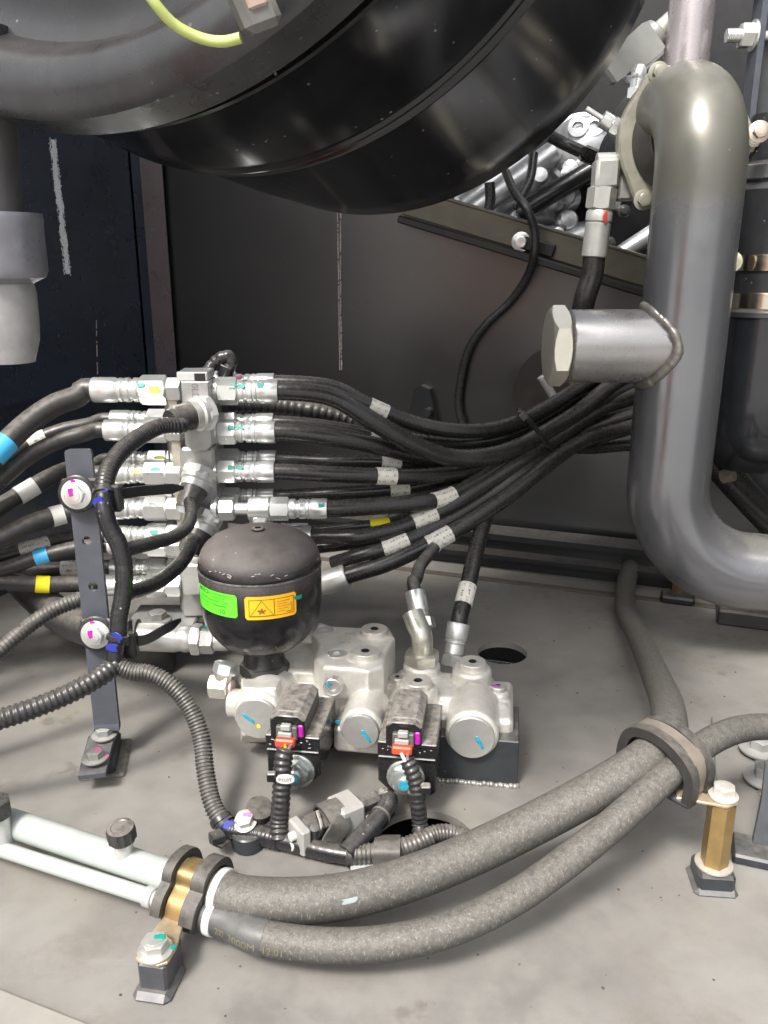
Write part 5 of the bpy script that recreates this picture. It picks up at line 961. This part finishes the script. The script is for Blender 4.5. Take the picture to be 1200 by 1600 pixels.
# ================================================================== tubes, dusty hoses and their two clamps
ta, tb_ = F(-60, 1260, .040), F(268, 1369, .040); ta = tb_ + (ta - tb_) * 2.2
T = Thing('pale_tube', 'thicker pale painted tube entering from the left into the gold clamp', 'tube', tb_)
d = nrm(tb_ - ta); T.part('tube', M().cyl(ta, d, .0118, np.linalg.norm(tb_ - ta) + .035, 40), tube_p)
cp = F(195, 1338, .046); T.part('nipple', M().cyl(cp, (.0, -.06, 1), .0075, .022), mat('pale_steel', (.55, .55, .54), .4, .4)); cu = nrm((-.02, -.12, 1))
cap = M(); t = np.linspace(0, 2 * np.pi, 60, endpoint=False)
kr = 1 + .06 * np.sign(np.sin(t * 10)); rg_ = lambda r, h, k: np.stack([r * np.cos(t) * k, r * np.sin(t) * k, np.full(60, h)], 1)
X3 = nrm(np.cross((0, 1, 0), cu)); cap.frame(cp + EZ * .0175 + np.array([0, -.001, 0]), X3, np.cross(cu, X3), cu); cap.loft([rg_(.0104, 0, 1), rg_(.0109, .001, kr), rg_(.0109, .0100, kr), rg_(.0104, .0125, 1), rg_(.0080, .013, 1), rg_(.0070, .0123, 1), rg_(.001, .0123, 1)])
T.part('dust_cap', cap, mat('dust_cap_rubber', (.025, .025, .026), .4, dust=.55, vscale=90, up=(.3, 1)))
tc2, td2 = F(-60, 1307, .030), F(248, 1406, .030); tc2 = td2 + (tc2 - td2) * 2.2 
T2 = Thing('slim_pale_tube', 'slimmer pale painted tube lying in front of the thicker one', 'tube', td2); d2 = nrm(td2 - tc2); T2.part('tube', M().cyl(tc2, d2, .0064, np.linalg.norm(td2 - tc2) + .04, 32), tube_p); T2.part('ferrule', M().cyl(td2 - d2 * .012, d2, .0080, .008, 28), mat('pale_steel', (.55, .55, .54)))
cq = F(0, 1300, .043); T = Thing('test_port', 'capped test port with a teal stroke at the left edge on the pale tubes', 'port', cq)
T.part('stem', M().cyl(cq + EZ * -.012, EZ, .0095, .030), mat('pale_steel', (.55, .55, .54))); T.part('cap', M().hex(cq + EZ * .016, EZ, .0125, .016), conduit); T.part('paint_mark', dab(cq + np.array([.0045, -.0112, .023]), (.35, -1, 0), EZ, .013, .0035, 3), teal)
# gold clamp on the left
c0 = F(300, 1392, .036); dT = nrm((d + d2) / 2 * (1, 1, 0)); sT = np.cross(EZ, dT)          # sT points away from the camera
def band(T, nm, o, path, ax, w, th, mt, off=0.):
    """flat strap following (s, z) points in the plane across axis ax"""
    s = np.cross(EZ, ax); pts = np.array([o + ax * off + s * a + EZ * b for a, b in path]); pp, _ = spline(pts, .0025); return T.part(nm, M().sweep(pp, 1., sec=np.array([(th, w / 2), (0, w / 2), (0, -w / 2), (th, -w / 2)]), bfix=ax), mt)
uo = ((ta + d * (((c0 - ta) @ d))) - c0); lo = ((tc2 + d2 * ((c0 - tc2) @ d2)) - c0); us, uz = uo @ sT, uo[2]; ls, lz = lo @ sT, lo[2]
T = Thing('gold_clamp', 'gold plated saddle clamp with rubber edges holding both pale tubes near the lower left', 'clamp', c0 * (1, 1, 0))
ru, rl = .0165, .0125
pth = [(us + ru, uz - .022), (us + ru, uz), (us + ru * .72, uz + ru * .72), (us + .000, uz + ru), (us - ru * .5, uz + ru * .88), (ls + .004, lz + rl + .004), (ls - rl * .6, lz + rl * .75), (ls - rl, lz), (ls - rl, -c0[2] + .030)]
gb = band(T, 'strap', c0, pth, dT, .0150, .002, gold)
for o_ in (-.0125, .0150): band(T, 'rubber_edge', c0 + EZ * .0, [(a * 1.0 + (.0022 if i < 4 else -.0018), b + .0016) for i, (a, b) in enumerate(pth)], dT, .0085 if o_ < 0 else .012, .006, seal_r, o_)
T.part('rubber_pad', M().frame(c0 + EZ * -.004, dT, sT, EZ).box((0, (us + ls) / 2 + .004, -.004), (.036, .046, .026), .005), seal_r)
for o, dd_, r in ((ta + d * ((c0 - ta) @ d + .0225), d, .0185), (tc2 + d2 * ((c0 - tc2) @ d2 + .0235), d2, .0134)): T.part('white_ring', M().lathe([(r * .8, 0), (r, .0006), (r * 1.02, .004), (r, .0065), (r * .8, .007)], o, dd_, 36), white_pl)
fz = .028; bp = F(243, 1487, fz + .003); e0 = c0 + sT * (ls - rl); e0 = np.array([e0[0], e0[1], fz]); dF = nrm((bp - e0) * (1, 1, 0)); LF = np.linalg.norm((bp - e0)[:2]); sF = np.cross(EZ, dF)
m = M(); m.frame(np.array([e0[0], e0[1], fz]) - dF * .002, dF, sF, EZ); m.prism([(0, -.0085), (LF - .004, -.013), (LF + .009, -.012), (LF + .0125, -.006), (LF + .0125, .006), (LF + .009, .012), (LF - .004, .013), (0, .0085)], 0, .0026, .0006); T.part('flange', m, mat('flange_gold', (.55, .43, .28), .4, .7, dust=.3)); hexbolt(T, bp, EZ, .0098, steel_b, mark=teal, flange=1.3)
T.part('standoff', M().frame(np.array([bp[0], bp[1], .0]) + sF * .0, dF, sF, EZ).box((-.006, 0, fz / 2), (.030, .022, fz - .0005), .002), mat('standoff_paint', (.05, .052, .06), .35, dust=.2)); T.part('weld_bead', M().frame(np.array([bp[0], bp[1], .0]) + dF * .004, dF, sF, EZ).box((-.006, 0, .0015), (.036, .029, .009), .0042), mat('weld_steel', (.07, .075, .085), .35, .3, dust=.4))
# the two dusty hoses
up_px = [(345, 1396, .040), (430, 1408, .040), (520, 1403, .042), (620, 1379, .045), (730, 1337, .054), (840, 1284, .070), (940, 1230, .090), (1005, 1188, .104), (1040, 1152, .108), (1044, 1110, .096), (1026, 1060, .070), (1003, 1006, .044), (978, 950, .026), (982, 895, .022), (1000, 850, .028), (1030, 815, .04)]
p_u, par = spline([F(*q) for q in up_px], .004); e_ = ta + d * ((c0 - ta) @ d + .02); c = [e_, e_ + d * .02] + [F(*q) for q in up_px[1:]]; p_u, par = spline(c, .004)
T = Thing('dusty_hose', 'fattest dusty hose, running from the gold clamp and turning back behind the right clamp', 'hose', p_u[0], 'dusty hoses lying across the floor'); T.part('rubber_tube', M().sweep(p_u, np.interp(np.linspace(0, 1, len(p_u)), [0, .3, .6, 1], [.0172, .0166, .0146, .0155]), 40), rubber_d)
i = nearest(p_u, 540, 1408); tt = nrm(p_u[i + 1] - p_u[i - 1]); n_ = nrm(np.array([.1, -1, .55]) - tt * (np.array([.1, -1, .55]) @ tt)); T.part('scuff', dab(p_u[i] + n_ * .0170, n_, tt, .012, .0042, 7), mat('scuff_grey', (.26, .29, .29), .6))
lo_px = [(315, 1436, .031), (400, 1462, .031), (500, 1477, .032), (600, 1474, .034), (700, 1452, .040), (800, 1405, .050), (900, 1335, .066), (980, 1268, .085), (1035, 1218, .099), (1085, 1175, .107), (1130, 1148, .108), (1180, 1136, .102), (1270, 1140, .09), (1480, 1170, .05)]
e_ = tc2 + d2 * ((c0 - tc2) @ d2 + .02); c = [e_, e_ + d2 * .02] + [F(*q) for q in lo_px[1:]]; p_l, par = spline(c, .004)
T = Thing('dusty_hose', 'slimmer dusty hose, nearest the viewer, passing through the right clamp to the right edge', 'hose', p_l[0], 'dusty hoses lying across the floor')
k = nearest(p_l, 450, 1470); T.part('rubber_tube', M().sweep(p_l, np.interp(np.arange(len(p_l)), [0, 8, 60, len(p_l)], [.0122, .0124, .0124, .0114]), 36), rubber_d)
clean = mat('clean_hose_rubber', (.05, .053, .055), .4, dust=.55, dustcol=(.19, .185, .17), vscale=200, up=(-.1, .9), dvar=.5); T.part('clean_end', M().sweep(p_l[:nearest(p_l, 425, 1466)], np.linspace(.0126, .0127, nearest(p_l, 425, 1466)), 36), clean)
tx = M(); i0 = nearest(p_l, 345, 1455)
def onhose(x, y, path=p_l, r=.0128, i0=i0):
    f = i0 + x / .004; i = int(min(max(f, 1), len(path) - 3)); q = path[i] + (path[i + 1] - path[i]) * (f - i); tt = nrm(path[i + 1] - path[i]); v = np.array([0, -.93, .1]); v = nrm(v - tt * (v @ tt)); b = np.cross(tt, v); b = b if b[2] > 0 else -b; a = y / r; return q + (v * math.cos(a) + b * math.sin(a)) * (r + .0002)
put_text(tx, '200  3000M  12.01', .0075, onhose, 'LEFT'); T.part('print', tx, mat('faded_yellow_print', (.17, .155, .10), .6))
# right clamp on its gold standoff
iu, il = nearest(p_u, 1020, 1176), nearest(p_l, 1052, 1202); cu_, cl_ = p_u[iu], p_l[il]; ax = nrm(((p_u[iu + 2] - p_u[iu - 4]) + (p_l[il + 3] - p_l[il - 3])) * (1, 1, 0)); c0 = (cu_ + cl_) / 2; sR = np.cross(EZ, ax)
c0 = c0 + ax * 0.006; us, uz = (cu_ - c0) @ sR, cu_[2] - c0[2]; ls, lz = (cl_ - c0) @ sR, cl_[2] - c0[2]
T = Thing('rubber_clamp', 'dusty saddle clamp over both hoses, bolted to a gold hexagonal standoff on the right', 'clamp', c0 * (1, 1, 0))
ru, rl = .0172, .0140; pth = [(us + ru, uz - .022), (us + ru, uz), (us + ru * .7, uz + ru * .75), (us, uz + ru), (us * .4 + ls * .6, max(uz + ru, lz + rl) - .001), (ls - rl * .55, lz + rl * .82), (ls - rl, lz + .002), (ls - rl, lz - .020)]
band(T, 'strap', c0, [(a + (.0045 if i < 4 else -.0050 if i > 4 else 0), b + .0055) for i, (a, b) in enumerate(pth)], ax, .0145, .002, mat('strap_dusty', (.20, .17, .13), .5, .3, dust=.75, dustcol=(.24, .21, .18), up=(-.2, .8)))
for o_ in (-.0115, .0115): band(T, 'rubber_edge', c0, [(a + (.001 if i < 4 else -.001), b + .000) for i, (a, b) in enumerate(pth)], ax, .0105, .0085, seal_r, o_)
T.part('plate', M().frame(c0 + EZ * 0, ax, sR, EZ).box((.0, (us + ls) / 2, min(uz, lz) - .0205), (.034, .066, .004), .001), frame_p)
bp = F(1130, 1244, .086); sb = np.array([bp[0], bp[1], 0])
fl_a = c0 + sR * (ls - rl) + EZ * (lz - .019); fl_a = np.array([fl_a[0], fl_a[1], bp[2] - .003]); dF = nrm((bp - fl_a) * (1, 1, 0)); LF = np.linalg.norm((bp - fl_a)[:2]); sF = np.cross(EZ, dF)
m = M(); m.frame(fl_a - dF * .012, dF, sF, EZ); m.prism([(0, -.011), (LF + .014, -.0125), (LF + .0225, -.006), (LF + .0225, .006), (LF + .014, .0125), (0, .011)], 0, .0026, .0006); T.part('flange', m, mat('flange_gold', (.55, .43, .28), .4))
hexbolt(T, bp, EZ, .0092, mat('white_bolt', (.60, .58, .53), .4, .4), flange=1.3)
T.part('standoff', M().hex(np.array([sb[0], sb[1], .018]), EZ, .0112, bp[2] - .0215, .5), gold); blk_ = T.part('standoff_block', M().frame(sb + np.array([.0, .0, .0]), nrm((1, -.1, 0)), nrm((.1, 1, 0)), EZ).box((0, 0, .009), (.030, .030, .018), .0025), frame_p)
T.part('washer', M().lathe([(.010, 0), (.0155, .0008), (.0155, .0022), (.012, .003)], np.array([sb[0], sb[1], .018]), EZ, 28), mat('dusty_washer', (.45, .42, .37), .5, .4, dust=.5)); T.part('weld_bead', M().frame(sb, nrm((1, -.1, 0)), nrm((.1, 1, 0)), EZ).box((0, 0, .001), (.036, .036, .008), .0038), mat('weld_steel', (.13, .14, .155), .35, .4))
# black hose glimpsed under the rear floor hole
hc = HOLES[0][0]; p, _ = spline([hc + np.array([-.08, .05, -.05]), hc + np.array([0, .02, -.045]), hc + np.array([.08, .0, -.05])], .005); single('underfloor_hose', 'glossy black hose seen through the round hole behind the valve block', 'hose', M().sweep(p, .02, 24), rubber, p[0])
# small grit lying on the floor
rr = np.random.default_rng(11); m = M()
spots = [(1110, 1065), (1114, 1070), (972, 1042), (1080, 1098), (828 - 640, 1555), (262, 1552), (880, 1200), (870, 1222)] + [(rr.uniform(200, 1150), rr.uniform(960, 1590)) for _ in range(70)]
for x, y in spots:
    s_ = rr.uniform(.0005, .0014); m.lathe([(s_ * .3, 0), (s_, s_ * .3), (s_ * .5, s_ * .9)], F(x, y, 0.0002), EZ, 5, ph=rr.uniform(0, 3))
g = structure('grit', m, mat('grit_brown', (.07, .06, .05), .8), kind='stuff')
